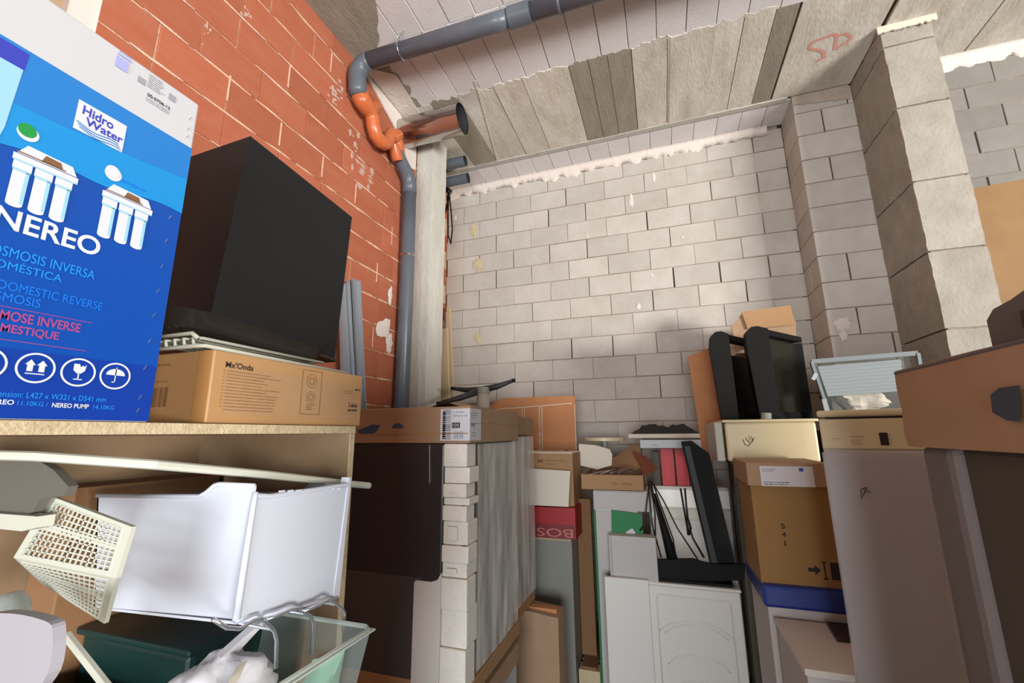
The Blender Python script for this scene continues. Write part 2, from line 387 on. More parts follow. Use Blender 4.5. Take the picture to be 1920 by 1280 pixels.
    # proud mortar dabs
row = MB(); rr = random.Random(4)
for j in range(-1, 12):
    z0 = zj+CH*j
    y = -3.4+rr.uniform(0, .3)
    while y < -1.1:
        l = rr.uniform(.08, .34)
        if rr.random() < .9:
            m = 8; vs_ = []
            for i in range(m+1):
                t = i/m; a = 0.0055+0.007*abs(nz(y*9+t*3, j*3.3)); a *= math.sin(math.pi*min(max(t, .06), .94))**.5
                yy = y+l*t; c = z0+0.003*nz(yy*7, j)
                vs_ += [(XL+0.0002, yy, c-a), (XL+0.0035, yy, c), (XL+0.0002, yy, c+a)]
            row.add(vs_, [(3*i+k, 3*i+3+k, 3*i+4+k, 3*i+1+k) for i in range(m) for k in (0, 1)])
        y += l+rr.uniform(.01, .10)
for (y, z) in [(-1.307,3.37),(-1.47,3.0),(-2.425,3.5),(-2.091,3.5),(-1.765,3.49),(-2.096,4.29),(-1.476,2.5),(-1.30,2.5),(-2.41,3.9),(-2.75,3.53)]:
    row.box(XL, XL+0.004, y-.004, y+.004, z-.08, z+.07)
mo = row.build('mortar_dab', 'smear', wl); mo['kind'] = 'stuff'
sp = MB()
for (a, b, c, d) in [(-2.114,-1.940,4.040,4.197), (-1.870,-1.745,3.725,3.936), (-1.802,-1.611,3.557,3.784), (-2.081,-1.995,3.990,4.126), (-2.911,-2.883,3.681,3.804), (-2.752,-2.690,3.985,4.065)]:
    for q in range(10):
        blob(sp, (a+b)/2+random.gauss(0, .26)*(b-a), (c+d)/2+random.gauss(0, .3)*(d-c), (b-a)*U(.15, .5), (d-c)*U(.08, .36), XL+0.0035+q*.0003, a*3+q*1.7, ax='x')
sp.build('plaster_smear', mat('thin_lime_smear', (226,206,192), 0.9, alpha=0.45), wl)
sp = MB()
for (a, b, c, d) in [(-1.325,-1.254,2.779,2.963), (-1.327,-1.216,2.400,2.586), (-1.472,-1.240,2.488,2.692)]:
    blob(sp, (a+b)/2, (c+d)/2, (b-a)*1.2, (d-c)*1.1, XL+0.003, a*3, ax='x')
sp.build('plaster_fleck', 'plaster', wl)
# white plaster wedge where the trap passes through, and by the pipe foot of the ceiling
sp = MB(); sp.prism([(XL+.003,-1.80,4.50),(XL+.003,-1.30,4.50),(XL+.003,-1.02,4.44),(XL+.003,-1.02,4.13),(XL+.003,-1.12,4.10),(XL+.003,-1.30,4.30),(XL+.003,-1.62,4.44)], (0.012,0,0))
sp.prism([(XL,-1.82,4.517),(0.0,-1.66,4.517),(-.04,-1.20,4.517),(XL,-1.05,4.517)], (0,0,-.006))
sp.build('plaster_patch', 'plaster', wl, label='white plaster patch round the orange pipe fitting')

# ---- ceiling
ce = MB().box(-0.6, 7.5, -8.5, 0.3, ZC+0.02, ZC+0.25).build('ceiling', 'gap'); struct(ce)
def cpiece(x0, x1, y0, y1, m, name, dz=0.0):
    w, h = x1-x0, y1-y0
    key = ('c', round(w, 3), round(h, 3), m)
    if key not in MC: MC[key] = piece_mesh(name, w, h, 0.03, m, 0.002, int(w*1000+h*77), ch=0.003)
    o = bpy.data.objects.new(name, MC[key]); C.objects.link(o); o.parent = ce
    # local -Y of the mesh (its face) must look down: rotate about X by +90
    o.rotation_euler = (math.pi/2, 0, 0)
    o.location = Vector(((x0+x1)/2, (y0+y1)/2, ZC+0.03+dz))-WL[ce.name]; return o
for k in range(-1, 16):
    x0 = 0.152+0.1935*k; x1 = x0+0.1935
    for (a, b) in ((-1.9, -1.28), (-2.52, -1.9), (-3.14, -2.52), (-3.76, -3.14)):
        if k < 0 and a < -2.6: continue
        sh = 0.05*(-1.3-(a+b)/2)   # the strips run slightly skewed
        cpiece(x0+0.002+sh, x1-0.003+sh, a, b-0.001, 'cblock', 'ceiling_block', U(-.003, .002))
    cpiece(x0-0.06, x1-0.064, -0.335, -0.005, 'cblock', 'ceiling_block', 0.001+U(-.002, .001))
cpiece(-0.4, 0.152-0.1935-.065, -0.335, -0.005, 'cblock', 'ceiling_block')
# cast concrete band with ragged edge, in form-board widths
def ragpanel(x0, x1, ya, yb, m, raga, dz, xr=0.0):
    n = max(3, int((x1-x0)/0.018)); P = []
    P += [(x0+(x1-x0)*i/n, yb) for i in range(n+1)]
    P += [(x1-(x1-x0)*i/n, ya+raga*(nz((x1-(x1-x0)*i/n)*9, 4)*1.1+0.8*nz((x1-(x1-x0)*i/n)*31, 9))) for i in range(n+1)]
    return MB().prism([(x, y, ZC-0.004+dz) for x, y in P], (0, 0, 0.03)).build('concrete_panel', m, ce)
bx = [(-.208,.10,'conc'),(.103,.34,'concd'),(.345,.66,'conc'),(.665,.90,'conc'),(.905,1.27,'conc'),(1.275,1.42,'concd'),(1.424,1.56,'concd'),(1.564,1.73,'concd'),(1.735,1.98,'conc'),(1.985,2.20,'conc'),(2.212,2.47,'conc'),(2.475,2.66,'conc'),(2.666,2.80,'concd'),(2.815,3.37,'conc')]
for i, (a, b, m) in enumerate(bx): ragpanel(a, b, -1.30, -0.372, m, 0.045, U(-.003, .003) if i < len(bx)-1 else 0.0)
ragpanel(2.0, 2.30, -1.30, -0.372, 'conc', 0.03, -0.0042); 
# border along the brick wall
vv = []; n = 60
P = [(XL, -1.30), (XL, -3.9)]
P += [(0.20+0.03*nz(y*5, 2)+0.05*nz(y*15, 6)-(0.19*min(1, (y+2.15)/0.25) if y > -2.15 else 0), y) for y in [-3.9+2.6*i/n for i in range(n+1)]]
MB().prism([(x, y, ZC-0.006) for x, y in P], (0, 0, 0.03)).build('concrete_panel', 'concd', ce)
# right-hand ceiling, all cast concrete
for (a, b, y0, y1, m) in [(2.86,3.40,-2.6,-1.24,'conc'),(3.405,4.045,-2.6,-.40,'conc'),(4.055,4.70,-2.6,-.40,'conc'),(4.705,5.6,-2.6,-.40,'conc'),(2.87,3.6,-3.9,-2.605,'conc'),(3.605,4.5,-3.9,-2.605,'conc'),(4.505,5.6,-3.9,-2.605,'conc'),(5.605,7.4,-3.9,-.2,'conc')]:
    MB().box(a, b, y0, y1, ZC-0.004+U(-.003,.003), ZC+0.02).build('concrete_panel', m, ce)
# grey strip at the band's rear edge
st = MB(); n = 80; vv = []
for i in range(n+1):
    x = -0.4+3.33*i/n; vv += [(x, -0.375+0.008*nz(x*9, 1), ZC-0.012), (x, -0.325+0.006*nz(x*12, 3), ZC-0.010), (x, -0.32, ZC+0.01), (x, -0.38, ZC+0.01)]
st.add(vv, [(4*i+k, 4*i+4+k, 4*i+4+(k+1) % 4, 4*i+(k+1) % 4) for i in range(n) for k in range(4)]).build('grey_fillet', 'strip', ce)
MB().prism([(.55,-1.40,ZC-.006),(.562,-1.40,ZC-.006),(.36,-.39,ZC-.006),(.352,-.39,ZC-.006)], (0,0,-.003)).build('mortar_ridge', 'plaster', ce)
# red spray mark
gf = MB()
for pts in ([(3.056,-0.932,4.505),(2.990,-0.922,4.505),(2.954,-0.909,4.505),(2.961,-0.857,4.505),(3.016,-0.829,4.505),(3.067,-0.793,4.505),(3.085,-0.734,4.505),(3.043,-0.714,4.505)], [(3.056,-0.932,4.505),(3.081,-0.941,4.505),(3.112,-0.917,4.505),(3.117,-0.873,4.505),(3.137,-0.786,4.505)], [(3.108,-0.910,4.505),(3.158,-0.922,4.505),(3.211,-0.873,4.505),(3.204,-0.838,4.505),(3.170,-0.819,4.505),(3.145,-0.788,4.505)]):
    F_ = Face((0,0,4.5152), (1,0,0), (0,-1,0))
    F_.line(gf, [(p[0], -p[1]) for p in pts], 0.022)
gf.build('spray_mark', 'graf', ce, label='faded red spray-painted mark')

# ---- block pilaster and concrete pillar
t = thing('block_pilaster', 'grey block pilaster left of the rough concrete pillar on the back wall', 'pillar', (3.18,-0.17,0))
core = MB().box(2.985, 3.40, -0.33, 0.0, 0, ZC).build('core', 'gap', t)
zj_ = [ZC, 4.356, 4.148, 3.927, 3.719, 3.512, 3.307, 3.107, 2.892, 2.684, 2.48, 2.28, 2.08, 1.88, 1.68, 1.48]
mo = MB()
for i in range(len(zj_)-1):
    zt, zb_ = zj_[i], zj_[i+1]; h = zt-zb_-0.006; zc = (zt+zb_)/2
    segs = [(2.965, 3.335), (3.343, 3.40)] if i % 2 == 0 else [(2.965, 3.15), (3.158, 3.40)]
    if i in (3, 5, 7): segs = [(2.965, 3.40)] if i != 3 else segs
    if i in (2, 4, 6, 8): segs = [(2.965, 3.395)]
    if i in (1, 3, 7, 9): segs = [(2.965, 3.15), (3.158, 3.40)]
    for a, b in segs: piece('block', t, ((a+b)/2, -0.332, zc), b-a, h, 0.02+U(-.001, .003), 'block')
    for a, b in ([(-0.35, -0.16), (-0.152, 0.0)] if i % 2 else [(-0.35, 0.0)]):
        piece('block', t, (2.985, (a+b)/2, zc), b-a, h, 0.02+U(-.001, .003), 'block', rot=-math.pi/2)
    mo.box(2.967, 3.40, -0.345, -0.33, zb_-.004, zb_+.004); mo.box(2.967, 2.985, -0.345, 0, zb_-.004, zb_+.004)
mo.build('mortar', 'mortar', t)['kind'] = 'stuff'
sp = MB()
for (a, b, c, d) in [(2.987,3.118,2.505,2.633), (3.015,3.080,2.426,2.533)]: blob(sp, (a+b)/2, (c+d)/2, b-a, d-c, -0.356, a*5)
sp.build('plaster_fleck', 'plaster', t)
sp = MB(); n = 20; top = [(2.962+.4*i/n, -0.356, ZC) for i in range(n+1)]; bot = [(3.362-.4*i/n, -0.356, 4.44-.05*(1-i/n)-0.02*nz(i*.7)) for i in range(n+1)]
sp.prism(top+bot, (0, -.006, 0)).build('plaster_patch', mat('grey_render', (164,150,136), 0.9, nscale=14, rgb2=(180,166,152)), t)

t = thing('concrete_pillar', 'rough pale concrete pillar standing forward of the back wall', 'pillar', (3.52,-0.64,0))
zz = [ZC, 4.363, 3.885, 3.345, 2.87, 2.38, 1.9, 1.4, 0.0]
def roughbox(mb, x0, x1, y0, y1, z0, z1, amp, seed, st=0.035):
    nx, ny, nzz = max(2, int((x1-x0)/st)), max(2, int((y1-y0)/st)), max(3, int((z1-z0)/st))
    def dis(p):
        v = Vector(p); q = v*14+Vector((seed, 0, 0)); f_ = v*48
        ed = 0
        return v+Vector((nz(q.x, q.y, q.z)+.6*nz(f_.x, f_.y, f_.z), nz(q.y, q.z, q.x)+.6*nz(f_.y, f_.z, f_.x), 0.15*nz(q.z, q.x, q.y)))*amp
    for ax in range(3):
        for sgn in (0, 1):
            if ax == 2 : A, B_ = nx, ny
            elif ax == 0: A, B_ = ny, nzz
            else: A, B_ = nx, nzz
            vs_ = []
            for i in range(A+1):
                for j in range(B_+1):
                    a, b = i/A, j/B_
                    if ax == 0: p = ((x0, x1)[sgn], y0+(y1-y0)*a, z0+(z1-z0)*b)
                    elif ax == 1: p = (x0+(x1-x0)*a, (y0, y1)[sgn], z0+(z1-z0)*b)
                    else: p = (x0+(x1-x0)*a, y0+(y1-y0)*b, (z0, z1)[sgn])
                    vs_.append(dis(p))
            mb.add(vs_, [(i*(B_+1)+j, (i+1)*(B_+1)+j, (i+1)*(B_+1)+j+1, i*(B_+1)+j+1) for i in range(A) for j in range(B_)])
    return mb
for i in range(len(zz)-1):
    o = roughbox(MB(), 3.374, 3.655, -0.875, -0.34, zz[i+1]+0.006, zz[i]-0.006, 0.005, i*3.7).build('concrete_block', 'concp', t, smooth='a')
MB().box(3.392, 3.64, -0.862, -0.40, 0, ZC-.01).build('mortar', 'mortar', t)
sp = MB(); n = 24; vv = []
top = [(3.35+.33*i/n, -0.885, ZC) for i in range(n+1)]; bot = [(3.68-.33*i/n, -0.885, 4.47-.025*nz(i*.9, 4)) for i in range(n+1)]
sp.prism(top+bot, (0, -.012, 0)).build('plaster_patch', 'offw', t)

# ---- painted column by the vertical pipe
t = thing('painted_column', 'slim pale grey column beside the vertical waste pipe', 'column', (-0.08,-0.86,0))
roughbox(MB(), -0.205, -0.045, -0.985, -0.72, 0.0, 4.515, 0.0025, 2.2, st=0.06).build('shaft', 'col', t, smooth='a')

# ================================================================== PIPES
def arc(c, a, b, ang0, ang1, n=8):
    c, a, b = Vector(c), Vector(a), Vector(b)
    return [c+a*math.cos(ang0+(ang1-ang0)*i/n)+b*math.sin(ang0+(ang1-ang0)*i/n) for i in range(n+1)]
t = thing('waste_pipe', 'grey plastic waste pipe with orange trap, running from ceiling down beside the column', 'pipe', (-0.13,-1.19,0))
CY, CZ, r = -1.93, 4.395, 0.0575
MB().tube([(-0.03,CY,CZ),(0.9,CY+.02,CZ),(1.01,CY+.022,CZ)], r, 20).build('ceiling_pipe', 'pvc', t, True)
MB().tube([(1.01,CY+.022,CZ),(1.012,CY+.022,CZ),(1.155,CY+.025,CZ),(1.157,CY+.025,CZ)], [r,r+.008,r+.008,r], 20).build('coupling', 'pvc', t, 'a')
MB().tube([(1.157,CY+.025,CZ),(4.2,CY+.05,CZ)], r, 20).build('ceiling_pipe', 'pvc', t, True)
MB().tube([(1.33,CY+.028,CZ),(1.345,CY+.028,CZ)], r+.009, 20).build('coupling_ring', 'pvc', t, 'a')
el = [(-0.03,CY,CZ)]+arc((-0.03,CY,CZ-0.095), (0,0,0.095), (-0.095,0,0), 0.0, math.pi/2, 8)[1:]+[(-0.125,CY+.005,4.25),(-0.125,CY+.012,4.20),(-0.125,CY+.03,4.165)]
MB().tube(el, [r+.004]*len(el), 20).build('elbow', 'pvc', t, True)
trap = [(-0.125,-1.895,4.185),(-0.125,-1.86,4.15),(-0.125,-1.80,4.135),(-0.125,-1.76,4.125),(-0.125,-1.735,4.09),(-0.125,-1.72,4.04),(-0.125,-1.69,3.995),(-0.122,-1.645,3.975),(-0.12,-1.59,3.99),(-0.12,-1.55,4.03),(-0.12,-1.525,4.09),(-0.12,-1.505,4.13),(-0.12,-1.475,4.145),(-0.12,-1.445,4.13),(-0.12,-1.42,4.09),(-0.12,-1.40,4.05),(-0.12,-1.38,4.02)]
r2 = 0.052
MB().tube(trap, [r+.006,r+.006,r+.004]+[r2]*(len(trap)-4)+[r2-.01], 20).build('trap', 'orange', t, True, label='glossy orange trap fitting')
MB().tube([(-0.125,-1.80,4.12),(-0.115,-1.735,4.20),(-0.115,-1.725,4.212)], [.052,.052,.044], 18).build('trap_branch', 'orange', t, 'a')
MB().tube([(-0.115,-1.73,4.208),(-0.112,-1.70,4.235)], [.03,.03], 14).build('trap_plug', 'orange', t, 'a')
MB().tube([(-0.115,-1.505,4.09),(-0.10,-1.45,4.16),(-0.10,-1.438,4.172)], [.05,.05,.04], 18).build('trap_branch', 'orange', t, 'a')
MB().tube([(-0.12,-1.475,4.06),(-0.118,-1.415,3.975),(-0.118,-1.405,3.96)], [.045,.045,.04], 18).build('trap_outlet', 'orange', t, 'a')
dp = [(-0.122,-1.425,4.04),(-0.125,-1.36,4.0),(-0.128,-1.27,3.945),(-0.13,-1.225,3.91),(-0.13,-1.205,3.86),(-0.13,-1.20,3.78)]
MB().tube(dp, [.05,.05,.056,.058,.06,.06], 20).build('bend', 'pvc', t, True)
MB().tube([(-0.13,-1.20,3.80),(-0.13,-1.185,3.0),(-0.13,-1.18,0.0)], 0.0575, 24).build('drop_pipe', 'pvc', t, True)
MB().tube([(-0.13,-1.19,3.215),(-0.13,-1.19,3.235)], 0.0605, 24).build('pipe_clamp', 'steel', t, 'a')
for x, nm in ((0.235, 'hanger'),):
    h = MB(); h.tube([(x,CY+(r+.004)*math.sin(a),CZ+(r+.004)*math.cos(a)) for a in [i*math.pi/10 for i in range(21)]], 0.0035, 6)
    h.tube([(x-.02,CY-.05,CZ+.05),(x-.01,CY-.02,CZ+.075),(x+.005,CY-.02,ZC)], 0.0025, 6).tube([(x-.02,CY-.05,CZ+.05),(x+.03,CY-.03,ZC)], 0.0025, 6)
    h.build('wire_hanger', 'chrome', t, True)
t = thing('steel_duct', 'short shiny steel duct stub under the ceiling by the orange trap', 'duct', (0.0,-1.22,4.36))
n = 36; m = 16; vv = []
for i in range(m+1):
    x = XL+0.02+(0.36-XL-.02)*i/m
    for k in range(n):
        a = 2*math.pi*k/n; rr_ = 0.122+0.004*nz(x*7, math.cos(a)*2, math.sin(a)*2)*(1 if i < m else .3)
        vv.append((x, -1.22+rr_*math.cos(a), 4.36+rr_*math.sin(a)))
MB().add(vv, [(i*n+k, i*n+(k+1) % n, (i+1)*n+(k+1) % n, (i+1)*n+k) for i in range(m) for k in range(n)]).build('duct_wall', 'steel', t, True)
MB().tube([(0.0,-1.22,4.36),(0.354,-1.22,4.36)], 0.116, 32, cap=False).build('duct_lining', 'darkin', t, True)
MB().tube([(0.0,-1.22,4.36),(0.01,-1.22,4.36)], 0.117, 32).build('duct_back', 'darkin', t)
for (y, z, x, lab) in ((-.60,4.43,.10,'short grey pipe stub above the column, upper of the two'), (-.42,4.36,.05,'short grey pipe stub behind the column, lower of the two')):
    t = thing('pipe_stub', lab, 'pipe', (-.3,y,z), 'grey pipe stubs behind the column')
    MB().tube([(-0.40,y,z),(x,y,z)], 0.05, 20, cap=False).build('pipe_wall', 'pvc', t, True)
    MB().tube([(x-.05,y,z),(x-.045,y,z)], 0.049, 20).build('pipe_mouth', 'darkin', t)
    MB().tube([(x-.045,y,z),(x,y,z)], 0.046, 20, cap=False).build('pipe_lining', 'darkin', t, True)
t = thing('cable_loop', 'black cable loops hanging under the pipe stubs by the column', 'cable', (-.12,-.40,3.9))
b = MB()
for s_ in range(3):
    o_ = s_*0.012
    b.tube([(-0.269,-0.300,4.382),(-0.229,-0.300,4.311),(-0.262,-0.300,4.113),(-0.320,-0.300,3.939),(-0.350,-0.300,4.098),(-0.317,-0.300,4.266),(-0.255,-0.300,4.342)], 0.008, 6)
    b = MB() if False else b
    pts = [(-0.255,-0.300,4.361),(-0.221,-0.300,4.260),(-0.198,-0.300,4.070),(-0.182,-0.300,3.886),(-0.197,-0.300,3.733),(-0.230,-0.300,3.834),(-0.236,-0.300,4.077),(-0.253,-0.300,4.279)]
    b.tube([(p[0]+o_*.6, p[1]-o_, p[2]-o_) for p in pts], 0.008, 6)
b.build('cable', 'cable', t, True)
MB().tube([(-0.277,-0.330,4.317),(-0.240,-0.330,4.359),(-0.189,-0.330,4.311),(-0.225,-0.330,4.257)], 0.014, 8).build('knot', 'cable', t, True)

# ================================================================== LEFT SHELF UNIT
t = thing('storage_cabinet', 'open chipboard cabinet with a blue carton on top at the left', 'cabinet', (0.75,-3.8,0))
MB().box(0.50, 1.02, -4.6, -3.16, 1.803, 1.821, .0015).build('top_board', 'chip', t)
MB().box(1.02, 1.0215, -4.6, -3.16, 1.8035, 1.8205).build('edge_band', 'chipe', t)
MB().box(0.50, 1.018, -3.176, -3.160, 0, 1.803).build('side_panel', 'chip', t)
MB().box(1.018, 1.0205, -3.1762, -3.1598, 0, 1.803).build('edge_band', 'chipe', t)
MB().box(0.50, 0.512, -4.6, -3.176, 0, 1.803).build('back_panel', 'chip', t)
MB().box(0.512, 1.01, -4.6, -3.176, 1.15, 1.166).build('shelf', 'chip', t)

# ---- blue water-filter carton
t = thing('filter_carton', 'blue and white water filter carton on top of the cabinet, largest box at left', 'box', (0.86,-3.845,1.8215))
MB().box(0.70, 1.02, -4.06, -3.633, 1.8215, 2.372, .003).build('carton_body', mat('carton_white', (184,183,186), 0.5), t)
F = FX(1.02, 0, 0)
def q(mb, pts, k=1.0): return F.poly(mb, pts, k)
b = MB()
zb1 = 2.2835
F.rect(b, -4.058, 1.8225, -3.6345, zb1, 1); b.build('blue_print', 'blue', t)
# cyan upper field with a wavy lower limit
b = MB(); n = 24; top = [(-4.058, zb1), (-3.6345, zb1)]; low = [(-3.6345-(0.4235)*i/n, 2.162-0.03*i/n*0.9+0.004*math.sin(i*.8)) for i in range(n+1)]
F.poly(b, top[:1]+[(-3.6345, zb1)][:1]+low, 2); b.build('cyan_print', 'cyan', t)
b = MB(); low2 = [(-3.6345-(0.4235)*i/n, 2.225-0.02*math.sin(i/n*2.4)) for i in range(n+1)]
F.poly(b, [(-4.058, zb1), (-3.6345, zb1)]+low2, 2.4); b.build('blue_band', 'bluem', t)
b = MB(); F.rect(b, -4.058, 1.8225, -3.6345, 1.905, 1.6); b.build('navy_print', 'navyp', t)
b = MB(); F.poly(b, [(-4.058,2.279),(-3.841,2.279),(-3.842,2.254),(-4.058,2.254)], 3); b.build('violet_panel', 'violet', t)
b = MB(); F.poly(b, [(-4.058,2.254),(-3.843,2.254),(-3.846,2.17),(-3.852,2.13),(-4.058,2.12)], 3); b.build('pale_panel', 'paleb', t)
b = MB(); F.poly(b, [(-3.787,2.213),(-3.729,2.213),(-3.729,2.2575),(-3.787,2.2575)], 3.5); lp_ = b.build('logo_panel', 'wprint', t)
b = MB(); F.text(b, 'Hidro', -3.781, 2.2395, .036, .0135, 4.5, .0006); F.text(b, 'Water', -3.776, 2.2255, .045, .0125, 4.5, .0006); b.build('logo_lettering', 'violet', lp_)
b = MB()
for q_ in range(3): F.line(b, [(-3.785+.05*i/10+.002*q_, 2.2235-.0035*q_+.0022*math.sin(i*.7+2)-.0005*i/2) for i in range(11)], .0013, 4.5)
b.build('logo_waves', 'bluem', lp_)
for (y, z, mm) in ((-3.827, 2.179, 'tgreen'), (-3.735, 2.178, 'wprint')):
    b = MB(); F.disc(b, y+.0012, z-.003, .0105, 3.2); br_ = b.build('badge_rim', 'wprint', t)
    b = MB(); F.disc(b, y, z, .0088, 4); b.build('badge', mm, br_)
b = MB(); F.scribble(b, -3.722, 2.170, .038, 1, .01, .004, 3, 5); b.build('small_lettering', 'tblue2', t)
for (ya, yb, z0, z1) in ((-3.833, -3.772, 2.080, 2.160), (-3.741, -3.679, 2.080, 2.160)):
    b = MB(); W = yb-ya
    for i in range(3):
        x0 = ya+W*(.03+.33*i); F.rect(b, x0, z0, x0+W*.25, z1-.03, 3.2); F.rect(b, x0-W*.02, z1-.035, x0+W*.27, z1-.022, 3.4); F.disc(b, x0+W*.125, z0, W*.125, 3.3, 16, .004)
    F.rect(b, ya-.001, z1-.024, yb+.002, z1-.015, 3.6); F.poly(b, [(ya+.002,z1-.014),(yb,z1-.014),(yb-.006,z1-.002),(ya+.01,z1)], 3.4)
    b_ = b; b = MB()
    for i in range(3):
        x0 = ya+W*(.03+.33*i); F.rect(b, x0+W*.19, z0+.002, x0+W*.25, z1-.036, 4); F.rect(b, x0-W*.01, z1-.037, x0+W*.26, z1-.034, 4)
    F.rect(b, ya, z1-.0245, yb+.001, z1-.0225, 4.4)
    b_, b = b, b_
    fp_ = b.build('filter_picture', 'wprint', t); b_.build('filter_tint', 'paleb', fp_)
    b = MB(); F.rect(b, ya+.001, z1-.013, ya+W*.8, z1-.0115, 4.4); F.poly(b, [(ya+W*.4,z1-.012),(ya+W*.75,z1-.012),(ya+W*.7,z1-.004),(ya+W*.45,z1-.003)], 4.4)
    b.build('filter_detail', 'inkb', fp_)
b = MB(); F.text(b, 'NEREO', -3.836, 2.0465, .104, .0265, 3.4, .0014); b.build('brand_lettering', 'wprint', t)
b = MB(); F.text(b, 'OSMOSIS INVERSA', -3.833, 2.013, .101, .0125, 3.4); F.text(b, 'DOM\u00c9STICA', -3.836, 1.998, .071, .0125, 3.4); b.build('lettering', 'tblue', t)
b = MB(); F.text(b, 'DOMESTIC REVERSE', -3.82, 1.973, .103, .011, 3.4); F.text(b, 'OSMOSIS', -3.83, 1.959, .05, .011, 3.4); b.build('lettering', 'tblue2', t)
b = MB(); F.text(b, 'OSMOSE INVERSE', -3.828, 1.937, .092, .012, 3.4, .0004); F.text(b, 'DOMESTIQUE', -3.828, 1.921, .072, .012, 3.4, .0004)
F.line(b, [(-3.83,1.953),(-3.725,1.953)], .0008, 3.4); F.line(b, [(-3.83,1.914),(-3.725,1.914)], .0008, 3.4); b.build('lettering', 'tred', t)
b = MB()
for (y) in (-3.8155, -3.7715, -3.729, -3.687): F.ring(b, y, 1.8845, .0165, .0188, 3.6)
for dx in (-.0055, .0055):     # two arrows up
    for cy in (-3.7715, -3.8155): F.poly(b, [(cy+dx-.0028,1.880),(cy+dx+.0028,1.880),(cy+dx+.0028,1.888),(cy+dx+.005,1.888),(cy+dx,1.8945),(cy+dx-.005,1.888),(cy+dx-.0028,1.888)], 3.6)
F.rect(b, -3.7805, 1.8765, -3.7625, 1.8778, 3.6)
F.poly(b, [(-3.735,1.8955),(-3.729,1.8955),(-3.7275,1.8915),(-3.7255,1.8940),(-3.7235,1.8925),(-3.7215,1.8955),(-3.7225,1.887),(-3.7265,1.883),(-3.731,1.883),(-3.735,1.887)], 3.6)
F.rect(b, -3.7295, 1.8755, -3.7280, 1.8835, 3.6); F.rect(b, -3.7335, 1.8745, -3.7240, 1.8758, 3.6)
F.poly(b, [(-3.687+.0115*math.cos(a), 1.8855+.009*math.sin(a)) for a in [math.pi*i/14 for i in range(15)]], 3.6); F.line(b, [(-3.687,1.8965),(-3.687,1.877),(-3.6885,1.8755),(-3.6905,1.876)], .0013, 3.6)
b.build('handling_symbols', 'wprint', t)
b = MB(); F.text(b, 'Dimension: L427 x W321 x D541 mm', -3.812, 1.8475, .119, .0068, 3.6); b.build('lettering', 'tblue', t)
b = MB(); F.text(b, 'NEREO', -3.808, 1.8385, .024, .0058, 3.6, .0003); b.build('lettering', 'wprint', t); b = MB(); F.text(b, 'NEREO PUMP', -3.749, 1.8375, .038, .0058, 3.6, .0003); b.build('lettering', 'wprint', t)
b = MB(); F.text(b, '11.10KG /', -3.781, 1.8382, .028, .0055, 3.6); b.build('lettering', 'tblue', t); b = MB(); F.text(b, '14.10KG', -3.706, 1.8375, .024, .0055, 3.6); b.build('lettering', 'tblue', t)
b = MB()
for i, z in enumerate((2.147,2.106,2.063,2.022,1.983,1.942,1.901,1.857,1.838)): b.bar((1.0215,-3.6525,z-.003), (1.0215,-3.6495,z+.004), .0009)
b.build('staples', 'chrome', t)
b = MB()
for z in (2.30, 2.315, 2.335): b.bar((1.0215,-3.647,z-.003), (1.0215,-3.643,z+.004), .0006)
b.build('staples', 'chrome', t)
b = MB(); F.rect(b, -3.757, 2.341, -3.741, 2.359, 2); F.rect(b, -3.756, 2.362, -3.738, 2.365, 2); F.rect(b, -3.755, 2.368, -3.738, 2.3695, 2); b.build('stamp', 'lav', t)
b = MB(); F.rect(b, -3.727, 2.340, -3.716, 2.350, 2); F.rect(b, -3.682, 2.345, -3.671, 2.356, 2); F.bars(b, -3.712, 2.3175, -3.676, 2.3245, 16, 2); F.scribble(b, -3.713, 2.364, .030, 7, .0036, .0013, 2, 8); b.build('stickers', 'inkg', t)
b = MB(); F.text(b, '00-0706-12', -3.711, 2.3265, .034, .0055, 2.2, .0003); b.build('sticker_code', 'ink', t)

# white pole end / strip above the carton at top left
t = thing('white_board', 'white painted board standing behind the blue carton, cut by the top edge', 'board', (0.62,-3.75,2.2))
v0 = [(0.620,-3.671,2.714),(0.620,-3.620,2.771),(0.620,-3.659,2.814)]
MB().prism([(.62,v0[0][1],1.822),(.62,v0[1][1],1.822),(.62,v0[1][1],v0[2][2]+.12),(.62,v0[0][1],v0[2][2]+.12)], (-.025,0,0)).build('panel', 'whitem', t)
MB().prism([(.655,v0[0][1]-.10,1.822),(.655,v0[0][1]-.02,1.822),(.655,v0[0][1]-.02,v0[2][2]+.05),(.655,v0[0][1]-.10,v0[2][2]+.05)], (-.02,0,0)).build('edge', 'cardb', t)

# ---- hob carton
t = thing('hob_carton', 'brown taped hob carton lying on the cabinet beside the blue carton', 'box', (0.89,-3.33,1.8215))
MB().box(0.78, 1.0, -3.533, -3.115, 1.8215, 1.953, .004).build('carton_body', 'cardd', t)
F = FX(1.0, 0, 0); sc = lambda p: (-4.087+(p[0]+4.087)*.904, 1.8+(p[1]-1.8)*.904)
b = MB(); F.rect(b, -3.505, 1.838, -3.135, 1.925, .5); b.build('bare_card', 'card', t)
b = MB(); F.text(b, "Mx'Onda", -3.508, 1.9235, .058, .0115, 2, .0004)
x, z = sc((-3.105, 1.857)); 
F.text(b, '2 a\u00f1os', -3.167, 1.869, .033, .0105, 2, .0006); F.text(b, 'garant\u00eda', -3.169, 1.857, .035, .0085, 2, .0006); F.text(b, 'MHP 302', -3.145, 1.912, .02, .005, 2, .0003)
b.build('lettering', 'ink', t)
b = MB(); F.scribble(b, -3.503, 1.917, .125, 13, .0059, .0014, 2, 12); F.scribble(b, -3.19, 1.908, .05, 2, .005, .0012, 2, 3)
for i in range(12): F.disc(b, -3.509, 1.9175-.0059*i, .0012, 2, 6)
b.build('specification_text', 'inkb', t)['kind'] = 'stuff'
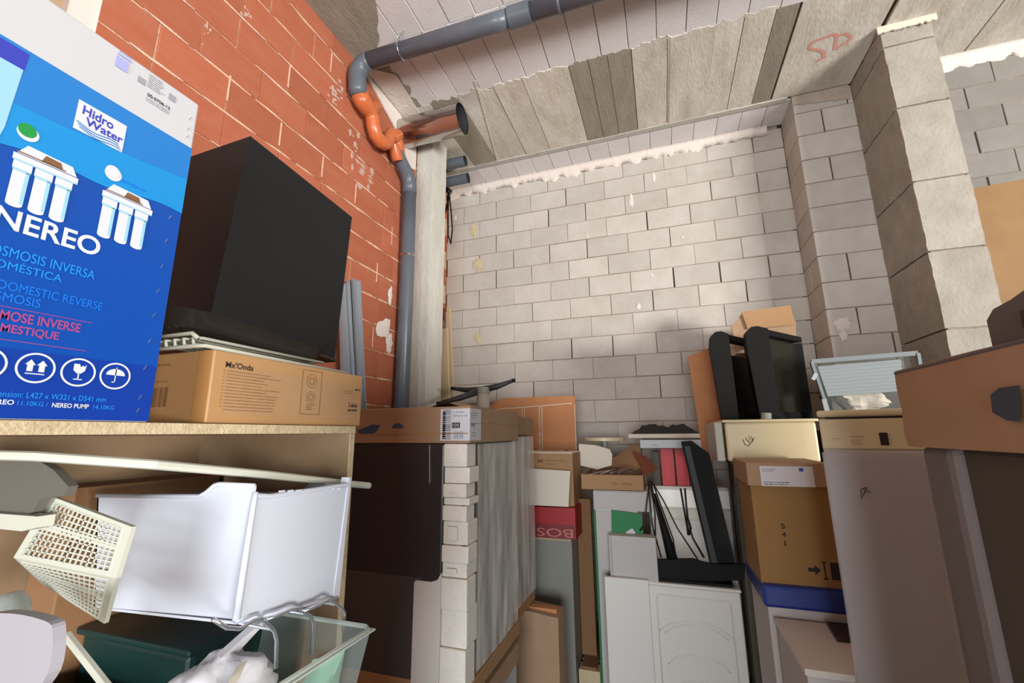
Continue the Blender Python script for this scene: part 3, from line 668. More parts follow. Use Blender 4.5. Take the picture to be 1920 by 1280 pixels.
b = MB(); F.line(b, [(-3.324,1.846),(-3.266,1.846),(-3.266,1.944),(-3.324,1.944),(-3.324,1.846)], .0012, 2)
for zc_, r_ in ((1.921, .0155), (1.884, .013)): F.ring(b, -3.296, zc_, r_-.001, r_, 2); F.ring(b, -3.296, zc_, r_*.45, r_*.55, 2)
F.scribble(b, -3.308, 1.866, .026, 3, .005, .002, 2, 2)
b.build('hob_picture', 'inkb', t)
F2 = FY(0, -3.533, 0); b = MB(); F2.bars(b, .845, 1.853, .90, 1.889, 12, 1.5); F2.text(b, 'MHP302', .855, 1.9285, .04, .005, 1.5); F2.scribble(b, .80, 1.919, .1, 2, .006, .0012, 1.5); F2.scribble(b, .82, 1.899, .09, 1, .006, .0012, 1.5, 5); b.build('end_print', 'inkb', t)
b = MB(); F2.rect(b, .965, 1.823, .998, 1.951, 1); b.build('tape_strip', 'tape', t)

# ---- wire rack, tray, hood on top of the hob carton
t = thing('wire_rack', 'white coated wire rack between the hob carton and the dark tray', 'rack', (.85,-3.5,1.954))
b = MB(); zr = 1.957
for i in range(7):
    x = .80+.024*i; b.tube([(x,-3.53,zr+.004),(x,-3.535,zr+.02),(x-.004,-3.515,zr+.024),(x-.004,-3.20,zr+.024)], .0035, 6)
b.build('wires', 'ivory', t, True)
b = MB(); b.tube([(.79,-3.537,zr+.004),(.955,-3.537,zr+.004),(.965,-3.525,zr+.006),(.965,-3.14,zr+.004),(.79,-3.14,zr+.004)], .0042, 6); b.tube([(.79,-3.54,zr+.027),(.95,-3.54,zr+.027),(.958,-3.535,zr+.018)], .0045, 6); b.build('rim_wire', 'ivory', t, True)
t = thing('oven_tray', 'dark enamelled oven tray under the black hood', 'tray', (.8,-3.33,1.985))
vv = []; rows_ = [(0.0, 0.0), (0.012, 0.003), (0.03, 0.028), (0.036, 0.030)]
def rrect(x0, x1, y0, y1, r_, n=5):
    P = []
    for cx, cy, a0 in ((x1-r_, y1-r_, 0), (x0+r_, y1-r_, 90), (x0+r_, y0+r_, 180), (x1-r_, y0+r_, 270)):
        for i in range(n+1): a = math.radians(a0+90*i/n); P.append((cx+r_*math.cos(a), cy+r_*math.sin(a)))
    return P
b = MB(); rings = []
for g, h in rows_:
    P = rrect(.64-g, .925+g, -3.535-g, -3.215+g, .045+g*.6)
    rings.append([(x, y, 1.986+h-(y+3.33)*0.07) for x, y in P])
n = len(rings[0]); vs_ = [p for r_ in rings for p in r_]; fs = [tuple(range(n))]+[(i*n+k, i*n+(k+1) % n, (i+1)*n+(k+1) % n, (i+1)*n+k) for i in range(len(rings)-1) for k in range(n)]
b.add(vs_, fs).build('pan', 'tray', t, 'a')
t = thing('black_hood', 'matte black boxy cooker hood tilted on the tray beside the red brick wall', 'hood', (.8,-3.3,2.03))
P8 = [(.90,-3.476,2.041),(.90,-3.113,2.008),(.90,-3.085,2.450),(.90,-3.441,2.477)]
off = Vector((-.185, 0.0, 0.0))
MB().prism(P8, (-.20, 0.004, -.004)).build('hood_body', 'black', t)
b = MB(); b.prism([(.905,-3.480,2.040),(.905,-3.108,2.006),(.905,-3.109,1.999),(.905,-3.481,2.033)], (-.21, 0, 0)); b.build('base_lip', 'tray', t)

# ---- aluminium profiles leaning on the brick wall
for i, (pts, lab) in enumerate((([(-0.130,-1.949,2.752),(-0.130,-1.880,2.761),(-0.130,-1.761,2.199),(-0.130,-1.872,2.198)], 'aluminium profile nearest the black hood, leaning on the brick wall'), ([(-0.120,-1.890,2.785),(-0.120,-1.849,2.799),(-0.120,-1.731,2.199),(-0.120,-1.779,2.196)], 'dark middle aluminium profile on the brick wall'), ([(-0.100,-1.869,2.797),(-0.100,-1.805,2.804),(-0.100,-1.703,2.195),(-0.100,-1.762,2.194)], 'pale aluminium profile nearest the waste pipe, on the brick wall'))):
    t = thing('metal_profile', lab, 'profile', (-.12,-1.8,0), 'aluminium profiles by the brick wall')
    p = [Vector(v) for v in pts]; d0 = (p[3]-p[0]); d1 = (p[2]-p[1]); k_ = 1.0
    p[3] = p[0]+d0*2.2; p[2] = p[1]+d1*2.2
    MB().prism(p, (-.008, 0, 0)).build('web', 'alu' if i != 1 else 'grey', t)
    for a, c in ((p[0], p[3]), (p[1], p[2])): MB().bar(a+Vector((.008,0,0)), c+Vector((.008,0,0)), .004, .02, up=(1,0,0)).build('flange', 'alu', t)

# ---- wooden planks in the far corner
for i, (pts, lab, y) in enumerate((([(-0.245,-0.350,2.810),(-0.192,-0.350,2.822),(-0.152,-0.350,2.062),(-0.265,-0.350,2.065)], 'shorter pale plank leaning in the corner behind the column', -.35), ([(-0.324,-0.120,3.118),(-0.286,-0.120,3.108),(-0.209,-0.120,2.050),(-0.274,-0.120,2.052)], 'taller thin pale plank leaning in the back left corner', -.12))):
    p = [Vector(v) for v in pts]; p[3] = p[0]+(p[3]-p[0])*3.2; p[2] = p[1]+(p[2]-p[1])*3.2
    zmin = min(p[2].z, p[3].z)
    o = MB().prism(p, (0, .025, 0)).build('wood_plank', 'wood'); tag(o, lab, 'plank', 'pale planks in the corner')

# ================================================================== CABINET CONTENTS
t = thing('freezer_drawer', 'white plastic freezer drawer standing on the chrome rack at the cabinet front', 'drawer', (0.93,-3.4,1.48))
# right face (+X), tilted down away from camera; left face looks to the camera
A = Vector((1.10,-3.503,1.714)); B = Vector((1.10,-3.512,1.516)); Cc = Vector((1.10,-3.283,1.477)); D = Vector((1.10,-3.269,1.698))
back = Vector((-.40, .01, -.035)); bk = Vector((-.365, .03, .0))
inn = .004
b = MB()
Af = A+Vector((-.012,0,-.004)); 
b.prism([A+Vector((0,0,-.012)), D, Cc, B], (-.004, 0, 0))
b.build('front_panel', 'white', t)
b = MB(); b.tube([A+Vector((0,0,-.006)), A+Vector((.001,-.003,-.03)), B+Vector((0,-.002,.004))], [.0045,.0045,.006], 8); b.tube([B+Vector((-.002,-.001,.002)), Cc+Vector((-.002,0,.002))], .005, 8); b.build('corner_moulding', 'white', t, True)
b = MB(); b.tube([A+Vector((0,.0,-.012)), A+Vector((0,.03,-.017)), D+Vector((0,0,-.003))], .0045, 8); b.prism([D+Vector((.002,-.004,.012)), D+Vector((.002,.004,.012)), Cc+Vector((.002,.004,0)), Cc+Vector((.002,-.014,0))], (-.02,0,0)); b.build('front_rim', 'white', t, 'a')
prof = [(.700,1.689),(.975,1.697),(.990,1.704),(1.008,1.7165),(1.018,1.7185),(1.098,1.7175),(1.098,1.516),(.745,1.498)]
b = MB(); b.prism([(x, -3.505, z) for x, z in prof], (0, .004, 0)); b.build('side_panel', 'white', t)
b = MB(); b.tube([(x, -3.505, z) for x, z in prof[:6]], .0042, 8); b.build('side_rim', 'white', t, True)
b = MB(); b.prism([(x, -3.285, z-.02) for x, z in prof], (0, .004, 0)); b.build('side_panel', 'white', t)
b = MB(); b.prism([(.700,-3.505,1.689),(.700,-3.285,1.669),(.745,-3.285,1.478),(.745,-3.505,1.498)], (.004,0,0)); b.build('rear_panel', 'white', t)
b = MB(); b.prism([(.745,-3.505,1.498),(1.098,-3.512,1.516),(1.098,-3.283,1.478),(.745,-3.283,1.474)], (0,0,-.004)); b.build('bottom', 'white', t)
# perforated front trim beads
b = MB()
for i in range(9): y = -3.455+.019*i; b.box(1.099,1.104,y,y+.010,1.7015-.0005*i*3.2,1.7045-.0005*i*3.2)
b.build('rim_ribs', 'white', t)

# cream trim bar poking out
o = MB().tube([(.62,-3.87,1.787),(.76,-3.79,1.783),(.90,-3.70,1.774),(1.0,-3.60,1.757),(1.03,-3.42,1.727),(1.055,-3.20,1.687),(1.06,-3.145,1.678)], [.006,.0065,.007,.0075,.0075,.0075,.0075], 8).build('trim_bar', 'ivory'); tag(o, 'long thin cream plastic trim bar sticking out over the white drawer', 'bar')

# cutlery basket
def lattice(mb, p00, p10, p11, p01, nu, nv, w, th=0.002):
    P = [Vector(p) for p in (p00, p10, p11, p01)]
    f = lambda a, b_: (P[0]*(1-a)+P[1]*a)*(1-b_)+(P[3]*(1-a)+P[2]*a)*b_
    for i in range(nu+1): mb.bar(f(i/nu, 0), f(i/nu, 1), w, th)
    for j in range(nv+1): mb.bar(f(0, j/nv), f(1, j/nv), w, th)
t = thing('cutlery_basket', 'ivory dishwasher cutlery basket leaning on the left of the white drawer', 'basket', (1.0,-3.62,1.5))
q1 = [(0.873,-3.660,1.714),(1.063,-3.660,1.681),(1.048,-3.660,1.616),(0.812,-3.660,1.624)]; q2 = [(0.812,-3.660,1.624),(1.048,-3.660,1.616),(0.939,-3.660,1.527),(0.775,-3.660,1.565)]; q2[2] = (q2[2][0], -3.60, q2[2][2]); q2[3] = (q2[3][0], -3.60, q2[3][2])
for Q, nm in ((q1, 'upper'), (q2, 'lower')):
    P = [Vector(p) for p in Q]; c = sum(P, Vector())/4; I = [c+(p-c)*.84 for p in P]
    b = MB(); lattice(b, I[0], I[1], I[2], I[3], 16, 9, .0016); b.build('grid_panel', 'ivory', t)['kind'] = 'stuff'
    b = MB()
    for k in range(4):
        b.add([P[k], P[(k+1) % 4], I[(k+1) % 4], I[k]]+[p+Vector((0,.006,0)) for p in (P[k], P[(k+1) % 4], I[(k+1) % 4], I[k])], [(0,1,2,3),(7,6,5,4),(0,4,5,1),(2,6,7,3)])
    b.build('frame', 'ivory', t)
    b = MB(); b.prism([I[0]*.62+I[3]*.38, I[1]*.62+I[2]*.38+(I[0]-I[1])*.0, I[1]*.50+I[2]*.50, I[0]*.50+I[3]*.50], (0,.003,0)); b.build('cross_band', 'ivory', t)
# white box at bottom-left corner
t = thing('white_tub', 'glossy white rounded tub cut by the bottom left corner', 'tub', (.95,-3.72,1.35))
pts = [(0.922,-3.740,1.580),(0.953,-3.740,1.589),(0.985,-3.740,1.595),(1.006,-3.740,1.597),(1.027,-3.740,1.598),(1.048,-3.740,1.598),(1.068,-3.740,1.597),(1.078,-3.740,1.596),(1.085,-3.740,1.594),(1.088,-3.740,1.591),(1.094,-3.740,1.577),(1.096,-3.740,1.564),(1.096,-3.740,1.555),(1.094,-3.740,1.546),(1.088,-3.740,1.537),(1.079,-3.740,1.527),(0.954,-3.740,1.508)]
MB().prism(pts, (0, .012, 0)).build('tub_wall', mat('dull_lilac_white', (158,153,160), .5), t)
t = thing('grey_container', 'dull grey rounded container at the left edge under the shelf', 'lid', (.5,-3.6,1.66))
pts = [(0.674,-3.680,1.776),(0.793,-3.680,1.776),(0.846,-3.680,1.774),(0.908,-3.680,1.754),(0.950,-3.680,1.732),(0.942,-3.680,1.719),(0.890,-3.680,1.713),(0.878,-3.680,1.694),(0.866,-3.680,1.690),(0.714,-3.680,1.685)]
MB().prism(pts, (0, .012, 0)).build('container_wall', mat('dusty_grey_plastic', (92,89,80), .6), t)
t = thing('white_shelf_strip', 'off-white strip crossing behind the cutlery basket at left', 'strip', (.7,-3.6,1.62))
MB().prism([(0.738,-3.690,1.691),(0.914,-3.690,1.692),(0.914,-3.690,1.677),(0.884,-3.690,1.671),(0.747,-3.690,1.671)], (0, .02, 0)).build('strip', 'ivory', t)
t = thing('glass_jar', 'pale bluish glass jar above the white tub at lower left', 'jar', (.95,-3.68,1.55))
MB().tube([(0.834,-3.660,1.515),(0.825,-3.660,1.539),(0.818,-3.660,1.563),(0.814,-3.660,1.573)], [.028,.028,.024,.016], 14).build('glass', K['clearrim'], t, True)
o = MB().bar((0.894,-3.620,1.514), (1.005,-3.620,1.461), .006, .01).build('plastic_rod', 'ivory'); tag(o, 'slim cream rod hanging down below the cutlery basket', 'rod')
# clear crisper bin
t = thing('clear_bin', 'clear plastic fridge bin under the chrome hooks', 'bin', (.95,-3.5,1.25))
x0, x1, y0, y1, z0, z1 = .945, 1.20, -3.72, -3.305, 1.262, 1.442
b = MB(); b.prism([(x1-.03,y0,z0),(x1,y0,z1),(x1,y1,z1),(x1-.03,y1-.03,z0)], (-.003,0,0)); b.build('front_wall', 'clear', t)
b = MB(); b.prism([(x0,y1-.03,z0),(x1-.03,y1-.03,z0),(x1,y1,z1),(x0,y1,z1)], (0,-.003,0)); b.build('side_wall', 'clear', t)
b = MB(); b.box(x0,x1-.03,y0,y1-.03,z0-.003,z0); b.build('bottom', 'clear', t)
b = MB(); b.tube([(x0,y0,z1),(x1-.02,y0,z1+.012),(x1,y0+.02,z1+.01),(x1+.002,y1-.01,z1),(x1-.012,y1+.002,z1),(x0,y1+.002,z1)], .0045, 6); b.bar((x1+.004,y0,z1+.006),(x1+.004,y1,z1-.001),.012,.003); b.build('rim', 'clearrim', t, 'a')
t = thing('mint_tray', 'pale mint green plastic tray inside the clear bin', 'tray', (1.05,-3.45,1.266))
b = MB(); b.prism([(1.16,-3.60,1.268),(1.165,-3.60,1.29),(1.168,-3.45,1.335),(1.168,-3.36,1.385),(1.168,-3.335,1.415),(1.15,-3.35,1.268)], (-.004,0,0)); b.box(1.06,1.155,-3.6,-3.35,1.266,1.27); b.prism([(1.155,-3.35,1.268),(1.165,-3.336,1.41),(1.10,-3.336,1.39),(1.06,-3.35,1.268)], (0,-.004,0)); b.build('tray_wall', 'mint', t)
# chrome rack with hooks
t = thing('chrome_rack', 'chrome wire rack with bent hooks under the white drawer', 'rack', (1.05,-3.4,1.42))
b = MB()
P1 = [(1.120,-3.570,1.543),(1.120,-3.546,1.523),(1.120,-3.523,1.513),(1.120,-3.500,1.516),(1.120,-3.487,1.515),(1.120,-3.457,1.485),(1.120,-3.450,1.468),(1.120,-3.446,1.426)]
P2 = [(1.125,-3.479,1.511),(1.125,-3.447,1.508),(1.125,-3.427,1.508),(1.125,-3.412,1.504),(1.125,-3.381,1.480),(1.125,-3.373,1.464),(1.125,-3.372,1.416)]
P3 = [(1.130,-3.405,1.498),(1.130,-3.366,1.495),(1.130,-3.345,1.497),(1.130,-3.332,1.490),(1.130,-3.303,1.467),(1.130,-3.295,1.455),(1.130,-3.297,1.426)]
for P in (P1, P2, P3): o = MB().tube(P, .0032, 8).build('hook', 'chrome', t, True)
for (z, y) in ((1.488,-3.46),(1.482,-3.38),(1.475,-3.31)): b.tube([(1.12,y,z),(.75,y+.01,z)], .0028, 6)
b.build('rack_wire', 'chrome', t, True)
# paper bag
def crumple(name, m, t, c, s_, seed, sharp=True, amp=.35, n=18):
    vs_ = []; 
    for i in range(n+1):
        for j in range(n):
            th = math.pi*i/n; ph = 2*math.pi*j/n
            d = Vector((math.sin(th)*math.cos(ph), math.sin(th)*math.sin(ph), math.cos(th)))
            k_ = 1+amp*nz(d.x*2.2+seed, d.y*2.2, d.z*2.2)+amp*.5*abs(nz(d.x*6+seed, d.y*6, d.z*6))
            vs_.append(Vector(c)+Vector((d.x*s_[0], d.y*s_[1], d.z*s_[2]))*k_)
    fs = [(i*n+j, (i+1)*n+j, (i+1)*n+(j+1) % n, i*n+(j+1) % n) for i in range(n) for j in range(n)]
    return MB().add(vs_, fs).build(name, m, t, not sharp)
t = thing('paper_bag', 'crumpled white paper bag in the clear bin behind the hooks', 'bag', (1.02,-3.5,1.3))
crumple('bag', 'paper', t, (1.04,-3.485,1.375), (.075,.085,.07), 3.1, sharp=False, amp=.3, n=30)
MB().prism([(1.06,-3.50,1.455),(1.08,-3.42,1.50),(1.07,-3.40,1.495),(1.05,-3.46,1.445)], (-.02,.01,.0)).build('twisted_end', 'paper', t)
MB().prism([(1.10,-3.535,1.40),(1.11,-3.515,1.455),(1.10,-3.49,1.45),(1.09,-3.50,1.41)], (-.005,.01,.0)).build('torn_flap', 'offw', t)
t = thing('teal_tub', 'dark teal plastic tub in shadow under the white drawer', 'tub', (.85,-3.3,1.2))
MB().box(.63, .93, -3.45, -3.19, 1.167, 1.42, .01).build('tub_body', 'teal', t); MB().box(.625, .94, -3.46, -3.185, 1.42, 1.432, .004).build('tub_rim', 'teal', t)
t = thing('carton_flap', 'brown carton lying in the dark bottom of the cabinet', 'box', (.7,-3.6,1.166))
MB().box(.55, .90, -3.85, -3.5, 1.1665, 1.36, .003).build('carton', 'cardb', t)
t = thing('brown_carton', 'plain brown carton at the back of the cabinet behind the trim bar', 'box', (.6,-3.6,1.166))
MB().box(.52, .62, -3.50, -3.19, 1.1665, 1.70, .003).build('carton', 'cardin', t)

# ================================================================== WRAPPED APPLIANCES (centre left)
def wrapped(x0, x1, y0, y1, z0, z1, capz, lab, front):
    t = thing('wrapped_appliance', lab, 'appliance', ((x0+x1)/2, (y0+y1)/2, z0), 'film wrapped appliances in the middle')
    MB().box(x0+.01, x1-.035, y0+.02, y1-.01, z0+.02, capz).build('body', 'grey', t)
    # cardboard cap, sagging a little
    b = MB(); n = 10; 
    b.box(x0, x1+.002, y0-.004, y1, capz, z1-.004, .004); b.build('cardboard_cap', 'cardb', t)
    b = MB(); m_ = 14; vs_ = []
    for i in range(m_+1):
        for j in range(m_+1):
            a, c_ = i/m_, j/m_; e = min(a, 1-a, c_, 1-c_)
            vs_.append((x0+(x1-x0)*a, y0+(y1-y0)*c_, z1-.004+.012*min(e*5, 1)*(.6+.8*nz(a*3, c_*3, x0))+(.014 if abs(a-.8) < .08 and c_ < .3 else 0)))
    b.add(vs_, [(i*(m_+1)+j, (i+1)*(m_+1)+j, (i+1)*(m_+1)+j+1, i*(m_+1)+j+1) for i in range(m_) for j in range(m_)]); b.build('cap_lid', 'cardb', t, True)
    b = MB(); b.box(x0, x1-.002, y0, y1, z0, z0+.055, .003); b.build('base_tray', 'card', t)
    return t
X1 = .992; Y0 = -2.40
t = wrapped(.33, X1, Y0, -1.76, .815, 1.918, 1.762, 'film wrapped black appliance with foam corner and labelled cardboard cap, nearest of the pair', True)
MB().box(.34, .875, Y0+.002, Y0+.022, 1.215, 1.762, .012).build('black_door', 'blackg', t)
MB().box(.34, .78, Y0, Y0+.02, .87, 1.235, .004).build('lower_panel', 'greyd', t)
MB().prism([(x, Y0-.004, z) for x, z in ((.755,.86),(.755,1.215),(.762,1.225),(.83,1.225),(.86,1.235),(.875,1.26),(.875,.86))], (0, .02, 0)).build('foam_foot', 'whitem', t)
MB().bar((.812,Y0-.001,1.60),(.806,Y0-.001,1.755),.003,.004).build('door_trim', 'chrome', t)
# foam corner post, stepped pockets
zf = [1.759, 1.665, 1.60, 1.545, 1.515, 1.455, 1.365, 1.30, 1.245, 1.13, 1.0, .86]
b = MB(); 
wid = [.982,.990,.980,.990,.972,.984,.992,.982,.988,.985,.985]
for i in range(len(zf)-1):
    b.box(.876, wid[i], Y0-.006+(.010 if i % 2 else 0), Y0+(.105 if i % 2 else .085), zf[i+1]+.002, zf[i], .004)
for i in (0, 2, 5, 7): b.box(.90, .945, Y0-.012, Y0, zf[i+1]+.018, zf[i]-.018, .004)
for i in (4, 6): b.box(.958, .982, Y0-.004, Y0+.075, zf[i+1], zf[i], .003)
b.build('foam_corner', 'foam', t)
# pockets in the foam
b = MB()
F = FY(0, Y0-.0065, 0)
# wrinkled film on the side
m_, n_ = 26, 26; vs_ = []
for i in range(m_+1):
    for j in range(n_+1):
        a, c_ = i/m_, j/n_; y = Y0+.105+(.535)*a; z = .875+.88*c_
        vs_.append((X1-.012+.006*nz(a*3+c_*2.0, c_*5-a*6, 1)+.003*nz(a*16+c_*8, c_*6-a*12, 2), y, z))
b.add(vs_, [(i*(n_+1)+j, (i+1)*(n_+1)+j, (i+1)*(n_+1)+j+1, i*(n_+1)+j+1) for i in range(m_) for j in range(n_)]); b.build('side_film', 'wrap', t, True)
b = MB(); vs_ = []
for i in range(31):
    for j in range(3): vs_.append((.33+.655*i/30, Y0-.014+.003*nz(i*.5, j), (.88, 1.5, 1.76)[j]))
b.add(vs_, [(i*3+j, (i+1)*3+j, (i+1)*3+j+1, i*3+j+1) for i in range(30) for j in range(2)]); b.build('front_film', 'film', t, True)
# label wrapped round the cap corner
F = FY(0, Y0-.0045, 0); L0, L1, Z0, Z1 = 0.857,0.986,1.772,1.904
b = MB(); F.rect(b, L0, Z0, X1+.002, Z1, 1); 
G = FX(X1+.0022, 0, 0); G.rect(b, Y0-.004, Z0, Y0+.11, Z1, 1); sl_ = b.build('shipping_label', 'paper', t)
W = X1-L0
b = MB(); F.bars(b, L0+.01, Z0+.008, L0+.01+W*.28, Z1-.012, 1, 2)
for i in range(15): F.rect(b, L0+W*.08, Z0+.006+i*.0085, L0+W*.36, Z0+.006+i*.0085+U(.003,.007), 2)
F.bars(b, L0+W*.48, Z0+.008, L0+W*.80, Z0+.038, 12, 2); F.scribble(b, L0+W*.42, Z0+.049, W*.3, 1, .01, .003, 2); G.scribble(b, Y0+.006, Z1-.02, .08, 3, .010, .004, 2, 6); G.rect(b, Y0+.004, Z0+.058, Y0+.045, Z0+.069, 2); G.scribble(b, Y0+.01, Z0+.03, .07, 2, .012, .003, 2, 4); b.build('label_bars', 'inkg', sl_)
b = MB(); F.text(b, '17. JAVIERA', L0+W*.42, Z1-.019, W*.4, .007, 2); F.text(b, 'INSTAL 42 100', L0+W*.42, Z1-.033, W*.5, .006, 2)
F.rect(b, L0+W*.40, Z0+.053, L0+W*.68, Z0+.074, 2.2); b.build('label_lettering', 'ink', sl_)
b = MB(); F.text(b, '100', L0+W*.43, Z0+.057, W*.22, .013, 3.2); b.build('label_number', 'wprint', sl_)
b = MB(); F.poly(b, [(L0-.21+.03*math.cos(a), 1.826+.022*math.sin(a)) for a in [math.pi*i/10 for i in range(11)]], 1); F.poly(b, [(L0-.42,1.82),(L0-.34,1.845),(L0-.30,1.84),(L0-.33,1.80),(L0-.41,1.80)], 1); b.build('blue_mark', mat('faded_blue_ink', (52,74,104), .7), t)
b = MB(); F.rect(b, .335, 1.80, .985, 1.804, 1.5); G.rect(b, Y0, 1.842, -1.78, 1.8445, 1.5); b.build('tape_edge', 'tape', t)
# second unit behind and the pair below
t = wrapped(.38, .935, -1.72, -1.28, .815, 1.90, 1.79, 'film wrapped appliance directly behind the one with the shipping label', False)
b = MB(); vs_ = []
for i in range(13):
    for j in range(17): vs_.append((.942+.006*nz(i*.5, j*.4, 3), -1.71+.42*i/12, .88+.90*j/16))
b.add(vs_, [(i*17+j, (i+1)*17+j, (i+1)*17+j+1, i*17+j+1) for i in range(12) for j in range(16)]).build('side_film', 'wrap', t, True)
MB().box(.91, .935, -1.73, -1.67, .88, 1.79, .008).build('foam_corner', 'foam', t)
t = wrapped(.36, .985, -2.38, -1.77, 0.0, .785, .70, 'film wrapped appliance at the bottom of the centre stack', False)
MB().box(.955, .984, -2.37, -1.80, .08, .70, .006).build('side_sheet', 'filmm', t)

# ================================================================== BACK CLUTTER, left to right
# upturned swivel pedestal
t = thing('pedestal_base', 'upturned grey pedestal leg with splayed arms above the wrapped appliances', 'pedestal', (.62,-.95,1.6))
MB().tube([(0.447,-0.950,1.850), (0.446,-0.950,2.114)], .05, 20).build('post', mat('grey_beige_paint', (170,162,150), .5), t, True)
MB().tube([(0.446,-0.950,2.106), (0.446,-0.950,2.151)], [.055,.052], 20).build('hub', 'grey', t, 'a')
hb = Vector((0.437,-0.950,2.131))
for q_ in ((0.679,-0.900,2.200), (0.159,-0.900,2.160), (0.167,-1.150,2.024), (0.418,-0.600,2.204)):
    e = Vector(q_); MB().tube([hb, hb+(e-hb)*.5+Vector((0,0,-.008)), e], [.028,.022,.013], 10).build('arm', 'greyd', t, True)
    MB().tube([e+Vector((0,0,-.012)), e+Vector((0,0,.012))], .016, 10).build('foot_pad', 'black2', t, 'a')
# orange-brown board with white lines
t = thing('marked_board', 'orange-brown fibreboard panel with thin white lines leaning on the block wall', 'panel', (.75,-.5,1.1))
a_, b_, c_, d_ = 0.355,1.076,1.626,2.100
MB().prism([(a_-.12,-.5,.95),(a_-.06,-.5,d_-.07),(a_+.06,-.5,d_-.012),(a_+.1,-.5,d_),(b_-.01,-.5,d_),(b_,-.5,d_-.02),(b_,-.5,.95)], (0,.012,0)).build('board', 'cardo', t)
F = FY(0,-.5,0); b = MB()
F.line(b, [(a_+.02,d_-.095),(b_-.035,d_-.062)], .006); F.line(b, [(b_-.035,d_-.052),(b_-.035,d_-.075)], .005); F.line(b, [(b_-.004,d_-.07),(b_-.004,1.0)], .005)
for x_ in (a_+.265, a_+.285): F.line(b, [(x_,d_-.085),(x_-.015,1.0)], .005)
for x_ in (a_+.415, a_+.438): F.line(b, [(x_,d_-.075),(x_-.008,1.0)], .006)
for z_ in (.19,.25,.31,.37,.43,.49): F.line(b, [(a_+.40,d_-z_),(a_+.44,d_-z_)], .004)
b.build('white_lines', 'offw', t)
# column of boxes behind the film appliance
def ybox(name, lab, cat, x0, x1, z0, z1, y, dep, m, bev=.003, group=None, pname=None):
    t = thing(name, lab, cat, ((x0+x1)/2, y+dep/2, z0), group)
    MB().box(x0, x1, y, y+dep, z0, z1, bev).build(pname or 'body', m, t); return t
y = -1.05
t = ybox('grey_cabinet', 'dull grey low cabinet in shadow under the red box', 'cabinet', .62, (1.122,-1.050,0.827)[0]-.0, 0.0, 1.118, y, .5, 'grey', pname='side')
MB().box(.615, 1.115, y-.008, y+.5, 1.10, 1.1175, .002).build('wood_edge', 'chipe', t)
x0, x1, z0, z1 = 0.718,1.158,1.138,1.313
t = thing('red_toolbox', 'red power tool carton standing upside down on the grey cabinet', 'box', ((x0+x1)/2,-.9,z0))
z0 = 1.1185
MB().box(x0, x1, -1.08, -.72, z0, z1+.0, .002).build('carton', 'red', t)
F = FY(0,-1.08,0); zm = z0+(z1-z0)*.36
b = MB(); F.rect(b, x0+.001, z0+.001, x1-.001, zm+.02, .8); b.build('dark_band', mat('dark_red_card', (120,22,28), .5), t)
b = MB(); V, Fc = tmesh('BOSCH'); b.add([F.p(x1-.02-a*.44, z0+.062-c_*.052, 2) for a, c_ in V], Fc); b.build('brand_lettering', mat('faded_lettering', (190,112,104), .6), t)
x0, x1, z0, z2 = 0.707,1.142,1.299,1.660
t = thing('plain_carton', 'brown carton with small logo behind the white panel', 'box', ((x0+x1)/2,-.85,z1))
MB().box(x0, x1, -1.02, -.70, z1+.001, z2, .003).build('carton', 'card', t)
b = MB(); F = FY(0,-1.02,0); F.text(b, 'MIDEA ELECTRIC', x1-.19, z2-.055, .14, .013, 1.5); F.scribble(b, x1-.19, z2-.075, .12, 1, .01, .006, 1.5); F.poly(b, [(x1-.245,z2-.06),(x1-.215,z2-.06),(x1-.212,z2-.035),(x1-.23,z2-.05),(x1-.248,z2-.035)], 1.5); b.build('lettering', 'inkb', t)
b = MB(); b.box(x0, x1, -1.021, -.70, z2, z2+.006); b.build('top_flap', 'offw', t)
pw = [(0.826,-1.100,1.562),(1.135,-1.100,1.549),(1.119,-1.100,1.323),(0.822,-1.100,1.324)]; pw[0] = (pw[0][0], -1.08, pw[0][2]); pw[1] = (pw[1][0], -1.08, pw[1][2])
o = MB().prism(pw, (0,.012,0)).build('small_board', 'offw'); tag(o, 'small off-white board leaning in front of the brown carton above the red box', 'panel')
# brown box on floor
t = thing('tall_carton', 'tall narrow orange-brown carton standing in the gap below the grey cabinet', 'box', (1.13,-1.55,0))
x0, x1, z0, z1 = 0.950,1.113,0.457,0.807
MB().prism([(x0-.15,-1.45,0),(x0-.15,-1.45,z1+.01),(x1,-1.45,z1-.02),(x1,-1.45,0)], (0,.17,0)).build('carton', 'cardb', t)
MB().box(x0-.12, x1-.02, -1.40, -1.35, z1-.02, z1+.004).build('top_flap', 'cardo', t)
# tan vertical panel + dark gap
x0, x1, z0, z1 = 1.126,1.222,0.445,1.342
o = MB().box(x0, x1, -.85, -.82, 0.361, z1).build('upright_board', 'cardin'); tag(o, 'narrow brown board standing upright left of the green-edged white panels', 'board')
o = MB().bar((1.035,-0.750,1.678), (1.129,-0.750,1.586), .02, .012).build('green_stick', mat('dark_green_plastic', (38,66,44), .5)); tag(o, 'short dark green stick poking up beside the marked board', 'stick')
